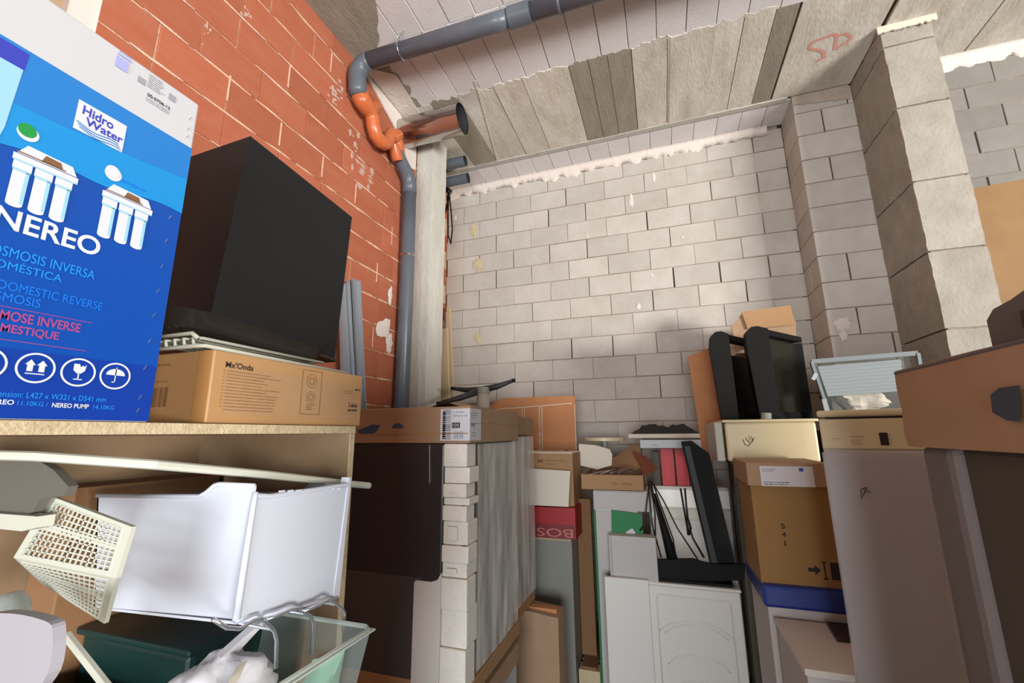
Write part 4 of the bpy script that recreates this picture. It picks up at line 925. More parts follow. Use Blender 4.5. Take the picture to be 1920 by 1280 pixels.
# left white stack
t = thing('white_freezer', 'white appliance under the open cardboard tray, with green edge', 'appliance', (1.45,-.8,0))
x0, x1, z0, z1 = 1.273,1.620,1.299,1.422
MB().box(x0, 1.55, -1.0, -.52, 0.0, z1-.05, .006).box(x0, x1+.02, -1.0, -.64, z1-.05, z1, .003).build('cabinet_body', 'whitem', t)
MB().box(x0-.003, x1+.022, -1.012, -1.0, z0, z1-.004, .003).build('top_front', 'whited', t)
MB().box(x0-.004, x0+.008, -1.014, -.99, .2, z0-.005).build('green_edge', 'green', t)
MB().box(x0+.012, 1.55, -1.010, -1.0, .2, z0-.006, .002).build('door', 'whited', t)
x0, x1, z0, z1 = 1.382,1.582,1.130,1.304
t = thing('green_leaflet', 'green printed leaflet with a torn white label on the white appliance', 'leaflet', ((x0+x1)/2,-1.03,z0))
MB().prism([(x0,-1.03,z0+.01),(x0+.005,-1.03,z1),(x1-.01,-1.03,z1-.015),(x1,-1.03,z0-.005)], (0,.003,0)).build('leaflet', 'green', t)
b = MB(); F = FY(0,-1.03,0); F.poly(b, [(x0+.085,z0+.015),(x0+.09,z0+.045),(x0+.13,z0+.07),(x0+.15,z0+.045),(x0+.12,z0+.02),(x0+.10,z0+.008)], 2); b.build('torn_label', 'paper', t)
x0, x1, z0, z1 = 1.372,1.654,0.926,1.169
t = ybox('white_carton', 'plain white box under the green leaflet', 'box', x0, x1, z0-.02, z1, -1.12, .10, 'whited'); MB().box(x0+.012, x0+.016, -1.1215, -1.12, z0-.02, z1).build('seam', 'grey', t)
x0, x1, z0, z1 = 1.339,1.596,0.358,0.938
t = ybox('white_slab', 'tall white slab standing below the white box, left of the washing machine', 'panel', x0, x1, 0.0, z1, -1.16, .03, 'whitem')
# open cardboard tray with metal bits
t = thing('open_carton', 'open cardboard tray full of loose metal parts on the white appliance', 'box', (1.38,-1.0,1.43))
x0, x1, z0, z1 = 1.196,1.599,1.429,1.524
zb_ = z0
b = MB(); b.box(x0, x1, -1.02, -1.013, zb_, z1); b.build('front_wall', 'card', t)
b = MB(); b.box(x0, x1, -1.013, -.55, zb_-.0, zb_+.005); b.box(x0, x0+.006, -1.013, -.55, zb_, z1); b.box(x1-.006, x1, -1.013, -.55, zb_, z1); b.box(x0, x1, -.556, -.55, zb_, z1); b.build('carton_shell', 'cardb', t)
MB().prism([(x0-.02,-.60,z1-.01),(x0+.02,-.62,z1+.03),(x0+.20,-.60,z1+.10),(x1-.12,-.60,z1+.16),(x1-.05,-.60,z1+.20),(x1,-.60,z1+.03),(x1,-.60,z1)], (0,.006,0)).build('rear_flap', 'cardin', t)
MB().prism([(x1-.08,-.72,z1+.14),(x1+.02,-.80,z1+.11),(x1+.10,-.90,z1+.03),(x1,-.88,z1-.01)], (0,.006,0)).build('side_flap', mat('red_brown_card', (112,58,38), .8), t)
F = FY(0,-1.02,0); b = MB(); F.text(b, 'CK-10MG', x0+.20, zb_+.03, .13, .02, 1.5); b.build('lettering', 'inkb', t)
rr = random.Random(9)
for i in range(5):
    px = x0+.05+.06*i+rr.uniform(-.02,.02); o = MB().bar((px,-.98+.02*i,z1-.005+.003*i),(px+rr.uniform(.08,.18),-.85+rr.uniform(0,.2),z1+.012+.006*i),.012,.004).build('metal_strip', 'chrome'); tag(o, ('leftmost', 'second from left', 'middle', 'second from right', 'rightmost')[i]+' loose metal strip in the open cardboard tray', 'metal part', 'metal parts in the open tray')
# round table tops
t = thing('round_table', 'small cream round table top behind the open cardboard tray', 'table', (1.35,-.26,0))
c0 = Vector((1.267,-0.260,1.732)); MB().tube([c0, c0+Vector((0,0,.025))], .175, 36).build('table_top', 'cream', t, 'a'); MB().tube([Vector((c0.x,c0.y,0)), c0], .018, 12).build('leg', 'ivory', t)
o = MB().prism([(1.133,-0.720,1.717),(1.253,-0.720,1.709),(1.361,-0.720,1.678),(1.378,-0.720,1.640),(1.370,-0.720,1.565),(1.264,-0.720,1.533),(1.134,-0.720,1.561)], (0,.015,0)).build('curved_board', 'offw'); tag(o, 'curved off-white board leaning below the round table top', 'board')
# desk-like stack with black cloth
t = thing('flat_panel_stack', 'flat pale shelf panel carrying a black cloth by the block wall', 'shelf', (1.75,-.6,1.7))
x0, x1, z0, z1 = 1.491,2.077,1.751,1.786
MB().box(x0, x1, -.60, -.22, z0+.005, z1, .003).build('panel', 'offw', t)
x0b, x1b, z0b, z1b = 1.574,2.064,1.683,1.744
MB().box(x0b, x1b, -.61, -.26, z0b, z1b, .004).build('drawer_rail', mat('pale_blue_grey', (190,196,198), .5), t)
b = MB(); FY(0,-.61,0).text(b, 'IN', x0b+.09, z0b+.015, .03, .012, 1.5); b.build('lettering', 'inkg', t)
t = thing('black_cloth', 'crumpled black cloth lying on the pale shelf panel', 'cloth', (1.72,-.5,1.83))
vs_ = []; n_ = 28
for i in range(n_+1):
    for j in range(13):
        a, c_ = i/n_, j/12; px = x0+.02+(x1-x0-.10)*a; py = -.58+.32*c_
        e = min(a*5, (1-a)*5, c_*4, (1-c_)*4, 1)
        vs_.append((px+.02*nz(c_*5, a), py, z1+.003+e*(.03+.035*abs(nz(a*7, c_*3, 4))+.02*nz(a*15, c_*6, 5)+.03*math.exp(-((a-.3)/.2)**2)+.025*math.exp(-((a-.75)/.12)**2))))
MB().add(vs_, [(i*13+j, (i+1)*13+j, (i+1)*13+j+1, i*13+j+1) for i in range(n_) for j in range(12)]).build('cloth', 'cloth', t, True)
# red cartons
for (u, lab, w_) in (((1.712,1.801,1.411,1.682), 'red slim carton left of its twin under the pale shelf', 0), ((1.812,1.896,1.412,1.682), 'red slim carton right of its twin, behind the black stand', 1), ((2.011,2.064,1.416,1.682), 'red carton sliver right of the black television edge', 2)):
    t = ybox('red_carton', lab, 'box', u[0], u[1], u[2], u[3], (-.585,-.57,-.555)[w_], .18, 'red', group='red slim cartons')
    b = MB(); F = FY(0,(-.585,-.57,-.555)[w_],0)
    if w_ == 0: F.text(b, 'PLA', u[0]+.02, u[3]-.035, .06, .02, 1.5)
    F.scribble(b, u[0]+.012, u[2]+.02, (u[1]-u[0])*.6, 1, .01, .004, 1.5)
    for k_ in range(18): F.rect(b, u[0]+.03, u[3]-.06-.009*k_, u[1]-.03, u[3]-.058-.009*k_, 1.2)
    b.build('print', mat('pink_print', (206,70,84), .6), t)
e_ = (1.651,1.700,1.412,1.659); o = MB().box(e_[0], e_[1], -.58, -.44, e_[2], e_[3], .002).build('dark_carton', 'brownk'); tag(o, 'dark upright box left of the red cartons', 'box')
# white appliance behind washer
t = thing('white_dryer', 'white appliance standing behind the washing machine under the red cartons', 'appliance', (1.9,-.7,0))
x0, x1, z0, z1 = 1.608,2.142,1.247,1.419
MB().box(x0, x1, -.62, -.20, .0, z1, .008).build('cabinet_body', 'whited', t)
MB().box(x0+.0, x1, -.63, -.62, z0+.03, z1-.02, .004).build('top_rail', 'whitem', t); MB().box(x0, x1, -.626, -.62, z0-.04, z0+.02, .003).build('middle_rail', 'ivory', t)
MB().box(x0+.02, x1-.06, -.627, -.62, .25, z0-.05, .003).build('door_panel', 'whited', t)
# washing machine
t = thing('washing_machine', 'white washing machine with embossed arcs, nearest appliance in the lower middle', 'washing machine', (1.83,-.95,0))
x0, x1 = 1.585, 2.09; yw = -1.12; zt_ = .905
MB().box(x0, x1, yw, yw+.46, .0, zt_, .008).build('cabinet_body', 'whitem', t)
MB().box(x0-.006, x1+.006, yw-.006, yw+.46, zt_, zt_+.018, .006).build('top_panel', 'whitem', t)
F = FY(0, yw-.001, 0)
b = MB()
for pts in ([(x0+.05,.10),(x0+.05,zt_-.06),(x0+.07,zt_-.045),(x1-.07,zt_-.05),(x1-.055,zt_-.065),(x1-.05,.10)],):
    b.tube([(x, yw-.001, z) for x, z in pts], .004, 6)
cx = (x0+x1)/2
for r_, zc_, a0 in ((.215, .60, 28), (.185, .60, 30), (.165, .46, 20), (.12, .36, 5)):
    b.tube([(cx+r_*1.05*math.cos(a), yw-.0005, zc_+r_*.62*math.sin(a)) for a in [math.radians(a0+(180-2*a0)*i/18) for i in range(19)]], .0045, 6)
b.build('embossed_ribs', 'whitem', t, True)
MB().box(x0-.03, x0, yw+.03, yw+.08, zt_-.03, zt_+.0, .004).build('hinge', 'ivory', t)
MB().box(x0-.025, x0-.008, yw+.02, yw+.45, .02, zt_-.10).build('side_lip', 'whited', t)
# things on washer: TV edgewise, stand, cables
t = thing('television_edge', 'flat black television standing edge-on on the washing machine', 'television', (1.98,-1.0,.925))
p = [(1.849,-1.050,1.738),(1.912,-1.050,1.744),(2.007,-1.050,1.666),(2.100,-1.050,0.961),(1.966,-1.050,0.929)]
MB().prism(p, (0, .05, 0)).build('casing', 'black2', t)
p2 = [(1.865,-1.055,1.711),(1.897,-1.055,1.711),(2.003,-1.055,0.957),(1.974,-1.055,0.948)]
MB().prism(p2, (0, .006, 0)).build('bezel_edge', mat('grey_green_plastic', (36,40,36), .6), t)
t = thing('television_stand', 'black stand foot and sloping leg on the washing machine', 'stand', (1.8,-1.0,.925))
MB().prism([(1.60,-1.10,.924),(1.62,-.70,.924),(2.08,-.70,.924),(2.06,-1.10,.924)], (0,0,.014)).build('foot_plate', 'black2', t)
MB().prism([(1.627,-1.090,1.035),(1.859,-1.090,1.059),(1.944,-1.090,1.036),(2.137,-1.090,1.052),(2.122,-1.090,0.966),(1.965,-1.090,0.952),(1.656,-1.090,0.927)], (0, .03, 0)).build('foot_block', 'black2', t)
MB().tube([(1.768,-1.020,0.938), (1.712,-1.020,1.178), (1.658,-0.980,1.409)], [.03,.025,.012], 10).build('sloping_leg', 'black2', t, True)
t = thing('cable_bundle', 'black cables hanging from the shelf down to the washing machine', 'cable', (1.75,-1.0,1.0))
for i, pts in enumerate(([(1.641,-1.060,1.500),(1.610,-1.060,1.338),(1.589,-1.060,1.226),(1.561,-1.060,1.193)], [(1.641,-1.060,1.500),(1.659,-1.060,1.308),(1.646,-1.060,1.044)], [(1.647,-1.060,1.500),(1.679,-1.060,1.278),(1.714,-1.060,1.034)], [(1.654,-1.070,1.495),(1.718,-1.070,1.375),(1.784,-1.070,1.223),(1.883,-1.070,1.056)], [(1.633,-1.060,1.483),(1.635,-1.060,1.244),(1.677,-1.060,1.047)], [(1.659,-1.050,1.483),(1.700,-1.050,1.340),(1.754,-1.050,1.156),(1.766,-1.050,1.006)], [(1.822,-1.050,1.455),(1.831,-1.050,1.345),(1.841,-1.050,1.238)], [(1.847,-1.050,1.456),(1.847,-1.050,1.346),(1.850,-1.050,1.238)], [(1.850,-1.050,1.238),(1.870,-1.050,1.163),(1.921,-1.050,1.062)])):
    MB().tube(pts, .0045 if i < 6 else .006, 6).build('cable', 'cable', t, True)
MB().tube([(1.846,-1.050,1.269),(1.852,-1.050,1.223),(1.845,-1.050,1.183)], [.012,.016,.008], 8).build('plug', 'cable', t, True)

# tall cardboard + small carton on top + two televisions + cream appliance
x0, x1, z0, z1 = 1.957,2.215,1.607,2.376
o = MB().prism([(x0,-.62,z1-.03),(x0+.16,-.62,z1+.03),(x1+.05,-.62,z1+.03),(x1+.05,-.61,1.605),(x0+.07,-.61,1.605),(x0+.05,-.61,1.5),(x0+.01,-.62,z1-.12)], (0,.01,0)).build('cardboard_sheet', 'cardo'); tag(o, 'tall orange-brown cardboard sheet standing left of the televisions', 'cardboard')
t = ybox('dark_cabinet', 'dark brown cabinet in deep shadow between the washing machine and the large carton', 'cabinet', 2.16, 2.60, 0.0, 1.59, -.80, .22, 'brownk', pname='side')
MB().box(2.15, 2.61, -.81, -.57, 1.59, 1.603, .002).build('top', 'brownk', t)
t = thing('cream_appliance', 'cream enamelled appliance body with a pen scribble, carrying the televisions', 'appliance', (2.3,-1.0,1.6))
x0, x1, z0, z1 = 2.087,2.542,1.631,1.861
MB().box(x0, x1, -1.25, -.62, z0, z1-.012, .012).build('cabinet_body', 'cream', t)
MB().box(x0-.012, x1+.012, -1.262, -.61, z1-.012, z1+.004, .005).build('lid', 'cream', t)
MB().box(x0-.055, x0-.012, -1.24, -.62, z0, z1-.01, .006).build('side_door', 'ivory', t)
F = FY(0,-1.25,0); b = MB(); cx, cz = (2.202,-1.250,1.744)[0], (2.202,-1.250,1.744)[2]
F.line(b, [(cx-.03,cz+.01),(cx-.02,cz-.02),(cx-.005,cz-.025),(cx+.01,cz-.01),(cx+.03,cz+.02)], .004); F.line(b, [(cx-.015,cz+.02),(cx-.005,cz),(cx+.005,cz-.01)], .004); F.line(b, [(cx+.0,cz+.028),(cx+.01,cz+.012),(cx+.0,cz+.0)], .003); F.line(b, [(cx+.015,cz+.03),(cx+.022,cz-.005)], .003); b.build('pen_scribble', 'ink', t)
ztv = z1+.005
def crt(lab, pl, y0):
    # pl: outline on the near edge plane (side view), television seen obliquely
    t = thing('television', lab, 'television', (pl[0], y0, ztv), 'old black televisions on the cream appliance')
    return t
for (ul, ur, vt, lab, sh) in ((1345,1418,608,'old black television on the cream appliance, left of the pair', 0), (1424,1524,604,'old black television on the cream appliance, right of the pair, with a dark glass back', 1)):
    yN = -1.12; yF = -.66
    xa = (2.095, 2.30)[sh]; xb = (2.175, 2.395)[sh]; zt_ = (2.42, 2.435)[sh]
    t = thing('television', lab, 'television', (xa+.1, -.9, ztv), 'old black televisions on the cream appliance')
    # casing: thick front bezel block near edge, rounded top, running back
    P = [(xa,ztv),(xa-.028,zt_-.09),(xa-.02,zt_-.03),(xa+.01,zt_-.003),(xa+.045,zt_),(xb+.005,zt_-.02),(xb+.01,ztv)]
    MB().prism([(x, yN, z) for x, z in P], (.0, .10, 0)).build('near_bezel', 'black2', t, 'a')
    dx = (.26, .30)[sh]
    MB().prism([(xa+.03+dx*.0,yN+.10,ztv),(xb-.01,yN+.10,ztv),(xb+dx-.01,yF,ztv),(xa+.03+dx,yF,ztv)], (0,0,.05)).build('bottom_bezel', 'black2', t)
    MB().prism([(xa+.02,yN+.08,zt_-.045),(xb,yN+.08,zt_-.04),(xb+dx,yF,zt_-.04),(xa+.03+dx,yF,zt_-.045)], (0,0,.036)).build('top_bezel', 'black2', t)
    MB().prism([(xa+.02+dx,yF,ztv),(xb+dx,yF,ztv),(xb+dx,yF,zt_-.045),(xa+.02+dx,yF,zt_-.045)], (0,.03,0)).build('far_bezel', 'black2', t)
    MB().prism([(xa+.04,yN+.10,ztv+.05),(xa+.04+dx,yF,ztv+.05),(xa+.04+dx,yF,zt_-(.05 if sh else .13)),(xa+.04,yN+.10,zt_-(.04 if sh else .13))], (.012,0,0)).build('screen', 'tv' if sh else 'blackg', t)
o = MB().tube([(2.314,-1.200,1.862), (2.318,-1.200,1.902)], [.028,.026], 16).build('bottle_cap', mat('grey_cap', (150,150,140), .5)); tag(o, 'small grey cap standing between the two televisions', 'cap')
t = thing('small_carton', 'light brown open carton on top behind the televisions', 'box', (2.5,-.5,2.45))
p = [(2.353,-0.620,2.658),(2.669,-0.620,2.674),(2.685,-0.620,2.532),(2.381,-0.620,2.523)]; MB().prism(p, (0,.004,0)).build('front_flap', 'card', t)
p = [(2.406,-0.560,2.603),(2.704,-0.560,2.576),(2.687,-0.560,2.382),(2.398,-0.560,2.403)]; MB().prism(p, (0,.28,0)).build('carton', 'cardb', t)
p = [(2.363,-0.600,2.655),(2.282,-0.600,2.556),(2.290,-0.600,2.364),(2.384,-0.600,2.397),(2.385,-0.600,2.527)]; MB().prism(p, (0,.02,0)).build('side_flap', 'cardb', t)
# support: tall wardrobe-like stack not visible; a plain carton under the small one
t = ybox('tall_dark_carton', 'tall brown carton in the shadow behind the televisions carrying the light carton', 'box', 2.30, 2.72, 0.0, (2.508,-0.560,2.395)[2]-.03, -.54, .40, 'cardin')
# aluminium window frame with louvres, leaning
t = thing('window_unit', 'grey aluminium window frame with a louvred blind leaning behind the tall white fridge', 'window', (2.9,-1.0,1.85))
yw = -1.05
a = [Vector(v) for v in [(2.621,-1.050,2.205),(3.139,-1.050,2.222),(3.132,-1.050,1.814),(2.680,-1.050,1.820)]]
for p0, p1, nm in ((a[0], a[1], 'top_rail'), (a[1], a[2], 'right_stile'), (a[2], a[3], 'bottom_rail'), (a[3], a[0], 'left_stile')): MB().bar(p0, p1, .016, .026).build(nm, 'frame', t)
MB().prism([v+Vector((0,.012,0)) for v in a], (0,.003,0)).build('pane', mat('window_glass', (170,182,180), 0.05, alpha=0.06, spec=0.3), t)
MB().bar((2.630,-1.070,2.131), (2.609,-1.070,2.094), .012, .02).build('latch', 'alu', t)
MB().prism([(2.638,-1.075,1.979),(2.662,-1.075,1.981),(2.667,-1.075,1.895),(2.645,-1.075,1.890)], (0,.015,0)).build('handle', 'blind', t)
for i in range(9):
    v = 686+6.2*i; p0 = Vector((2.672,-1.030,2.134)); 
    q0 = a[0].lerp(a[3], .10+.052*i)+Vector((.03,.02,0)); q1 = a[0].lerp(a[3], .085+.052*i)+Vector(((.44-.005*i),.02,.012))
    MB().bar(q0, q1, .006, .021, up=(0,.3,1)).build('slat', 'blind', t)
ybox('dark_cupboard', 'dark cupboard behind the tall fridge carrying the window frame', 'cupboard', 2.66, 3.30, 0.0, 1.80, -1.30, .60, 'brownk')
t = thing('crumpled_wrap', 'crumpled pale paper behind the window frame on the block wall', 'paper', (2.95,-.85,1.85)); 
crumple('wrap', 'offw', t, (2.908,-0.850,1.973), (.13,.05,.07), 8.2)
t = thing('dark_bundle', 'dark rounded bundle behind the window frame beside the crumpled paper', 'bundle', (2.75,-.85,1.8)); crumple('bundle', 'brownk', t, (2.779,-0.850,1.977), (.07,.05,.15), 4.2)

# carton 541
t = thing('large_carton', 'large brown carton marked 541 on the blue-rimmed chest, below the cream appliance', 'box', (2.3,-1.55,1.1))
x0, x1, z0, z1 = 2.116,2.473,1.126,1.568
xl = (2.081,-1.350,1.539)
MB().prism([(x0,-1.7,z0),(x0,-1.7,z1),(x0-.07,-1.36,z1),(x0-.07,-1.36,z0),(x1,-1.36,z0)][:0] or [(x0,-1.70,z0),(2.45,-1.70,z0),(2.45,-1.36,z0),(x0-.005,-1.36,z0)], (0,0,z1-z0)).build('carton', mat('shaded_ochre_cardboard', (146,110,62), 0.8), t)  # cardboard colour darkened to carry the shade beside the fridge
x0c, x1c, z0c, z1c = 2.129,2.443,1.552,1.655
MB().box(x0-.012, 2.45, -1.72, -1.30, z0c, z1c, .003).build('lid', 'cardb', t)
x0l, x1l, z0l, z1l = 2.160,2.373,1.552,1.641
F = FY(0,-1.72,0); b = MB(); F.rect(b, x0l, z0l, x1l, z1l, 1); sl_ = b.build('shipping_label', 'paper', t)
b = MB(); F.rect(b, x1l-.055, z1l-.022, x1l-.038, z1l-.007, 2); b.build('label_logo', 'violet', sl_)
b = MB(); F.scribble(b, x0l+.01, z0l+.016, .16, 2, .009, .003, 2, 3); F.scribble(b, x0l+.01, z1l-.015, .06, 2, .008, .002, 2, 6); b.build('label_text', 'ink', sl_)
F = FY(0,-1.70,0); b = MB(); c1 = (2.229,-1.700,1.342)
for ch, dz in (('5', .035), ('4', 0), ('1', -.038)): F.text(b, ch, c1[0]-(.008 if ch != '1' else .003), c1[2]+dz-.01, .016 if ch != '1' else .006, .022, 1.5, .0008)
b.build('number_marks', 'ink', t); b = MB(); c2 = (2.335,-1.700,1.204); F.poly(b, [(c2[0]-.03,c2[2]-.008),(c2[0]-.005,c2[2]-.008),(c2[0]-.005,c2[2]-.022),(c2[0]+.018,c2[2]),(c2[0]-.005,c2[2]+.022),(c2[0]-.005,c2[2]+.008),(c2[0]-.03,c2[2]+.008)], 1.5)
F.rect(b, c2[0]+.03, c2[2]-.035, c2[0]+.036, c2[2]+.035, 1.5); F.rect(b, c2[0]+.024, c2[2]+.03, c2[0]+.042, c2[2]+.036, 1.5); F.rect(b, c2[0]+.024, c2[2]-.036, c2[0]+.042, c2[2]-.03, 1.5); F.rect(b, c2[0]+.055, c2[2]-.035, c2[0]+.115, c2[2]+.035, 1.5); b.build('stencil_marks', 'ink', t)
# chest with blue rim
t = thing('chest_freezer', 'white chest freezer with a blue rim under the large carton', 'freezer', (2.3,-1.5,0))
x0, x1, z0, z1 = 2.110,2.416,1.046,1.136
MB().box(x0, 2.445, -1.74, -1.30, z0, z1-.0, .014).build('blue_rim', 'navy', t)
MB().box(x0+.015, 2.435, -1.725, -1.31, 0.02, z0, .006).build('cabinet_body', 'whited', t)
for q_ in ((x0+.04,-1.70),(x0+.04,-1.36),(2.39,-1.70),(2.39,-1.36)): MB().box(q_[0], q_[0]+.03, q_[1], q_[1]+.03, 0, .02).build('foot', 'black2', t)
# low white unit in front
t = thing('low_white_unit', 'low white appliance with plain pale top in front of the chest freezer', 'appliance', (2.25,-2.0,0))
tp = [(2.140,-1.760,1.015)]; xx0 = tp[0][0]; zt_ = tp[0][2]; yy1 = -1.76
MB().prism([(xx0+.006,yy1,.02),(2.42,yy1,.02),(2.28,-2.19,.02),(xx0+.006,-2.19,.02)], (0,0,zt_-.04)).build('cabinet_body', 'whited', t); MB().prism([(xx0,yy1,zt_-.02),(2.43,yy1,zt_-.02),(2.286,-2.195,zt_-.02),(xx0,-2.195,zt_-.02)], (0,0,.02)).build('top', mat('pale_beige_top', (206,196,184), .5), t)
for q_ in ((xx0+.02, yy1-.42), (xx0+.12, yy1-.42), (xx0+.02, yy1-.06), (xx0+.12, yy1-.06)): MB().box(q_[0], q_[0]+.04, q_[1], q_[1]+.04, 0, .02).build('foot', 'black2', t)
kp = [Vector(v) for v in [(2.325,-1.783,1.016),(2.403,-1.780,1.016),(2.363,-1.933,1.016),(2.313,-1.939,1.016)]]
o = MB().prism(kp, (0,0,.015)).build('handset', mat('dark_brown_plastic', (52,40,34), .5)); tag(o, 'small dark brown handset lying on the low white appliance', 'handset')

# tall white fridge (right)
t = thing('tall_fridge', 'tall white fridge with top control panel, half wrapped in milky film at right', 'fridge', (2.6,-2.0,0))
yf = -2.2; x0 = 2.288; x1 = 2.90; zt_ = 1.87
MB().box(x0, x1, yf, yf+.58, .02, zt_-.028, .006).build('cabinet_body', 'whitem', t)
MB().box(x0-.004, x1+.004, yf-.012, yf+.58, zt_-.024, zt_, .008).build('worktop', 'cream', t)
MB().box(x0+.02, x1, yf-.001, yf+.01, zt_-.030, zt_-.023).build('dark_slot', 'ink', t)
fr = [(2.291,1.736),(2.512,1.723),(2.450,1.791),(2.472,1.791),(2.466,1.750),(2.378,1.766),(2.387,1.595)]; za = fr[0][1]
cp_ = MB().box(x0, x1, yf-.01, yf, za, zt_-.032, .004).build('control_panel', 'cream', t)
F = FY(0, yf-.01, 0); dxa, dxb, dza, dzb = fr[2][0], fr[3][0], fr[4][1], fr[3][1]
MB().box(dxa, dxb, yf-.014, yf-.010, dza, dzb, .001).build('display', 'ink', cp_)
b = MB(); cxx = (fr[5][0], 0, fr[5][1]); F.text(b, 'PUNTO', cxx[0]-.005, cxx[2]+.008, .035, .007, 1.5); F.scribble(b, cxx[0]-.005, cxx[2], .035, 3, .007, .002, 1.5, 5); F.scribble(b, cxx[0]-.06, cxx[2]+.004, .04, 1, .01, .002, 1.5, 7)
for k_ in range(5): F.rect(b, dxb+.004, dza+.004+.007*k_, dxb+.008, dza+.006+.007*k_, 1.5)
b.build('panel_print', 'inkg', cp_)
MB().box(x0+.002, x1, yf-.012, yf-.002, .1, za-.004, .006).build('door', 'whited', t)
b = MB(); vs_ = []
for i in range(25):
    for j in range(21): vs_.append((x0-.004+(x1-x0)*i/24, yf-.02+.006*nz(i*.35, j*.2, 6), .3+(za-.312)*j/20))
b.add(vs_, [(i*21+j, (i+1)*21+j, (i+1)*21+j+1, i*21+j+1) for i in range(24) for j in range(20)]).build('milky_film', 'filmm', t, True)
b = MB(); cc = (fr[6][0], 0, fr[6][1]); F = FY(0, yf-.027, 0)
F.line(b, [(cc[0]-.012,cc[2]-.02),(cc[0]-.01,cc[2]+.01),(cc[0]+.006,cc[2]+.018),(cc[0]-.002,cc[2]),(cc[0]-.008,cc[2]-.012)], .002); F.line(b, [(cc[0]-.004,cc[2]+.012),(cc[0]+.012,cc[2]+.008),(cc[0]+.014,cc[2]+.0)], .0015); F.line(b, [(cc[0],cc[2]+.004),(cc[0]+.012,cc[2]+.002)], .0015); b.build('pen_scribble', 'ink', t)

# the fridge stands turned by 19 degrees
rot_ = Matrix.Translation(Vector((2.288,-2.2,0))) @ Matrix.Rotation(math.radians(-19), 4, 'Z') @ Matrix.Translation(Vector((-2.288,2.2,0)))
lo_ = WL[t.name]
for o_ in t.children_recursive: o_.data.transform(Matrix.Translation(-lo_) @ rot_ @ Matrix.Translation(lo_))
# ---- near right wrapped appliance
t = thing('tall_capped_unit', 'dark film wrapped appliance with sagging brown cardboard cap at the right edge', 'appliance', (2.5,-3.4,0))
xw = 2.2; ye = -3.01; yn = -3.95
b = MB(); m_, n_ = 26, 6; vs_ = []
for i in range(m_+1):
    for j in range(n_+1):
        a, c_ = i/m_, j/n_; yy = ye+(yn-ye)*a
        vs_.append((xw+.004*nz(a*6, c_*3, 2)+.006*(c_-.5)**2, yy, 1.768+(.147+.004*nz(a*4, 3))*c_))
b.add(vs_, [(i*(n_+1)+j, (i+1)*(n_+1)+j, (i+1)*(n_+1)+j+1, i*(n_+1)+j+1) for i in range(m_) for j in range(n_)]); b.build('cap_side', 'cardb', t, True)
MB().box(xw+.004, 2.85, yn, ye-.002, 1.77, 1.908, .006).build('cardboard_cap', 'cardb', t)
MB().box(xw+.003, 2.85, ye-.004, ye, 1.77, 1.91, .002).build('cap_end', 'cardb', t)
b = MB(); b.box(xw-.001, xw+.03, yn, ye, 1.908, 1.914, .003); b.build('cap_edge', 'lilac', t)
b = MB(); F = FXm(xw-.006, 0, 0); pp = [(-v[1], v[2]) for v in [(2.200,-3.282,1.847),(2.200,-3.302,1.855),(2.200,-3.340,1.855),(2.200,-3.325,1.809),(2.200,-3.302,1.811),(2.200,-3.278,1.823)]]; F.poly(b, pp, 1); b.build('blue_mark', 'faded' if 'faded' in K else mat('smudged_blue_ink', (60,68,80), .8), t)
MB().box(xw+.03, 2.82, yn+.02, ye-.03, .12, 1.77, .01).build('body', 'brownk', t)
MB().box(xw+.012, xw+.08, ye-.11, ye-.012, .12, 1.77, .014).build('foam_corner', 'lilac', t)
MB().box(xw+.0, 2.85, yn, ye, 0.0, .12, .004).build('base_tray', 'cardb', t)
b = MB(); vs_ = []
for i in range(31):
    for j in range(25): vs_.append((xw+.012+.008*nz(i*.3+1, j*.12, 9)-.0, ye-.005+(yn-ye)*i/30, .14+1.628*j/24))
b.add(vs_, [(i*25+j, (i+1)*25+j, (i+1)*25+j+1, i*25+j+1) for i in range(30) for j in range(24)]).build('side_film', 'film', t, True)
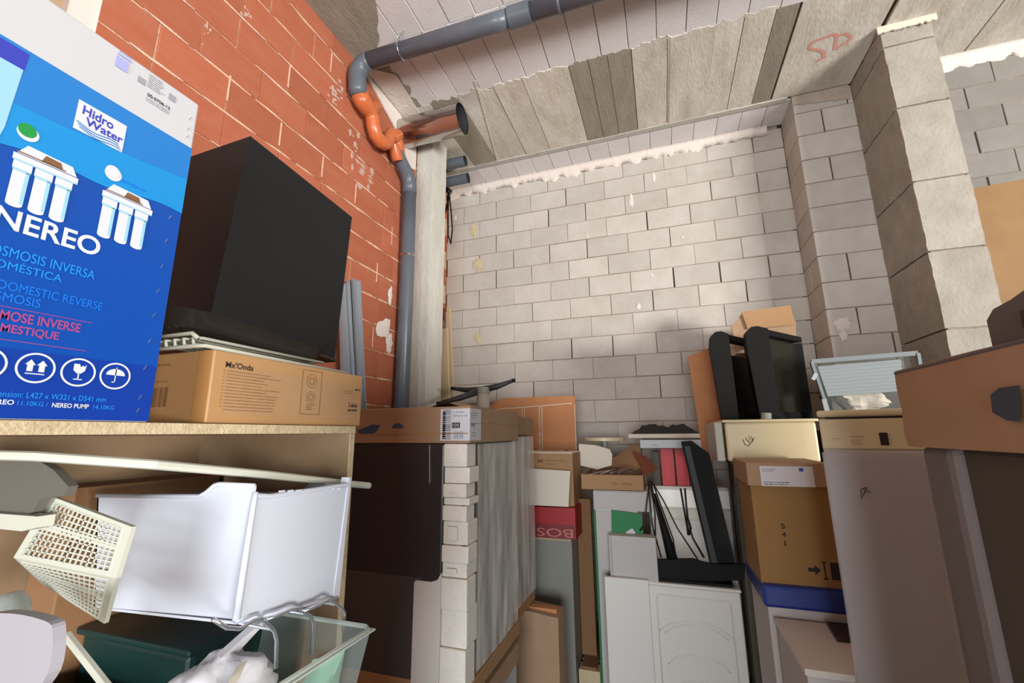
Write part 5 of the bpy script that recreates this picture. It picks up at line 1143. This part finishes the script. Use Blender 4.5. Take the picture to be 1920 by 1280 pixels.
# lilac foam block on it
t = thing('foam_block', 'pinkish grey moulded foam block on the cardboard cap at the right edge', 'packaging', (2.4,-3.35,1.917))
pp = [(2.240,-3.227,1.965),(2.240,-3.246,1.978),(2.240,-3.283,1.982),(2.240,-3.316,1.989),(2.240,-3.302,1.917),(2.240,-3.226,1.919)]
MB().prism(pp, (.22,0,0)).build('foam', 'lilac', t, 'a')
pp = [(2.236,-3.301,1.961),(2.236,-3.323,1.961),(2.236,-3.316,1.925),(2.236,-3.298,1.939)]; MB().prism(pp, (.01,0,0)).build('recess_shade', mat('recess_shade_brown', (60,50,48), .8), t)  # dark plate on the foam face; a hollow's shade put into colour

for i_, (xa_, lab) in enumerate(((2.87, 'added unseen shade block directly behind the wrapped appliance at the right edge, away from the aisle'), (3.50, 'second added unseen shade block at the right, farthest from the aisle'))):  # unseen capped blocks, added to keep door daylight off the clutter
    t = thing('tall_capped_unit', lab, 'appliance', (xa_+.3, -3.4, 0))
    MB().box(xa_+.03, xa_+.60, -3.85, -3.06, .12, 1.78, .01).build('body', 'brownk', t)
    MB().box(xa_, xa_+.62, -3.90, -3.03, 1.78, 1.92, .006).build('cardboard_cap', 'cardb', t)
    MB().box(xa_, xa_+.62, -3.90, -3.03, 0.0, .12, .004).build('base_tray', 'cardb', t)
# big brown sheet on right wall
t = thing('hardboard_sheet', 'large plain brown hardboard sheet against the block wall right of the concrete pillar', 'panel', (4.2,-.43,0))
MB().prism([(3.70,-.70,0),(3.86,-.43,3.44),(5.0,-.43,3.50),(5.0,-.70,0)], (0,.01,0)).build('sheet', mat('hardboard', (150,116,76), .7, nscale=3, rgb2=(138,104,66)), t)

# timber offcuts on the floor in the gap
t = thing('timber_pile', 'pile of short timber offcuts in the dark gap beside the grey cabinet', 'timber', (1.2,-.78,0))
for k_ in range(3):
    for m_ in range(3): MB().box(1.128, 1.262, -1.0+.14*m_, -.90+.14*m_, .12*k_, .12*k_+.10, .003).build('offcut', 'wood', t)
    MB().box(1.15, 1.24, -1.0, -.62, .12*k_+.10, .12*k_+.12).build('spacer', 'cardin', t)
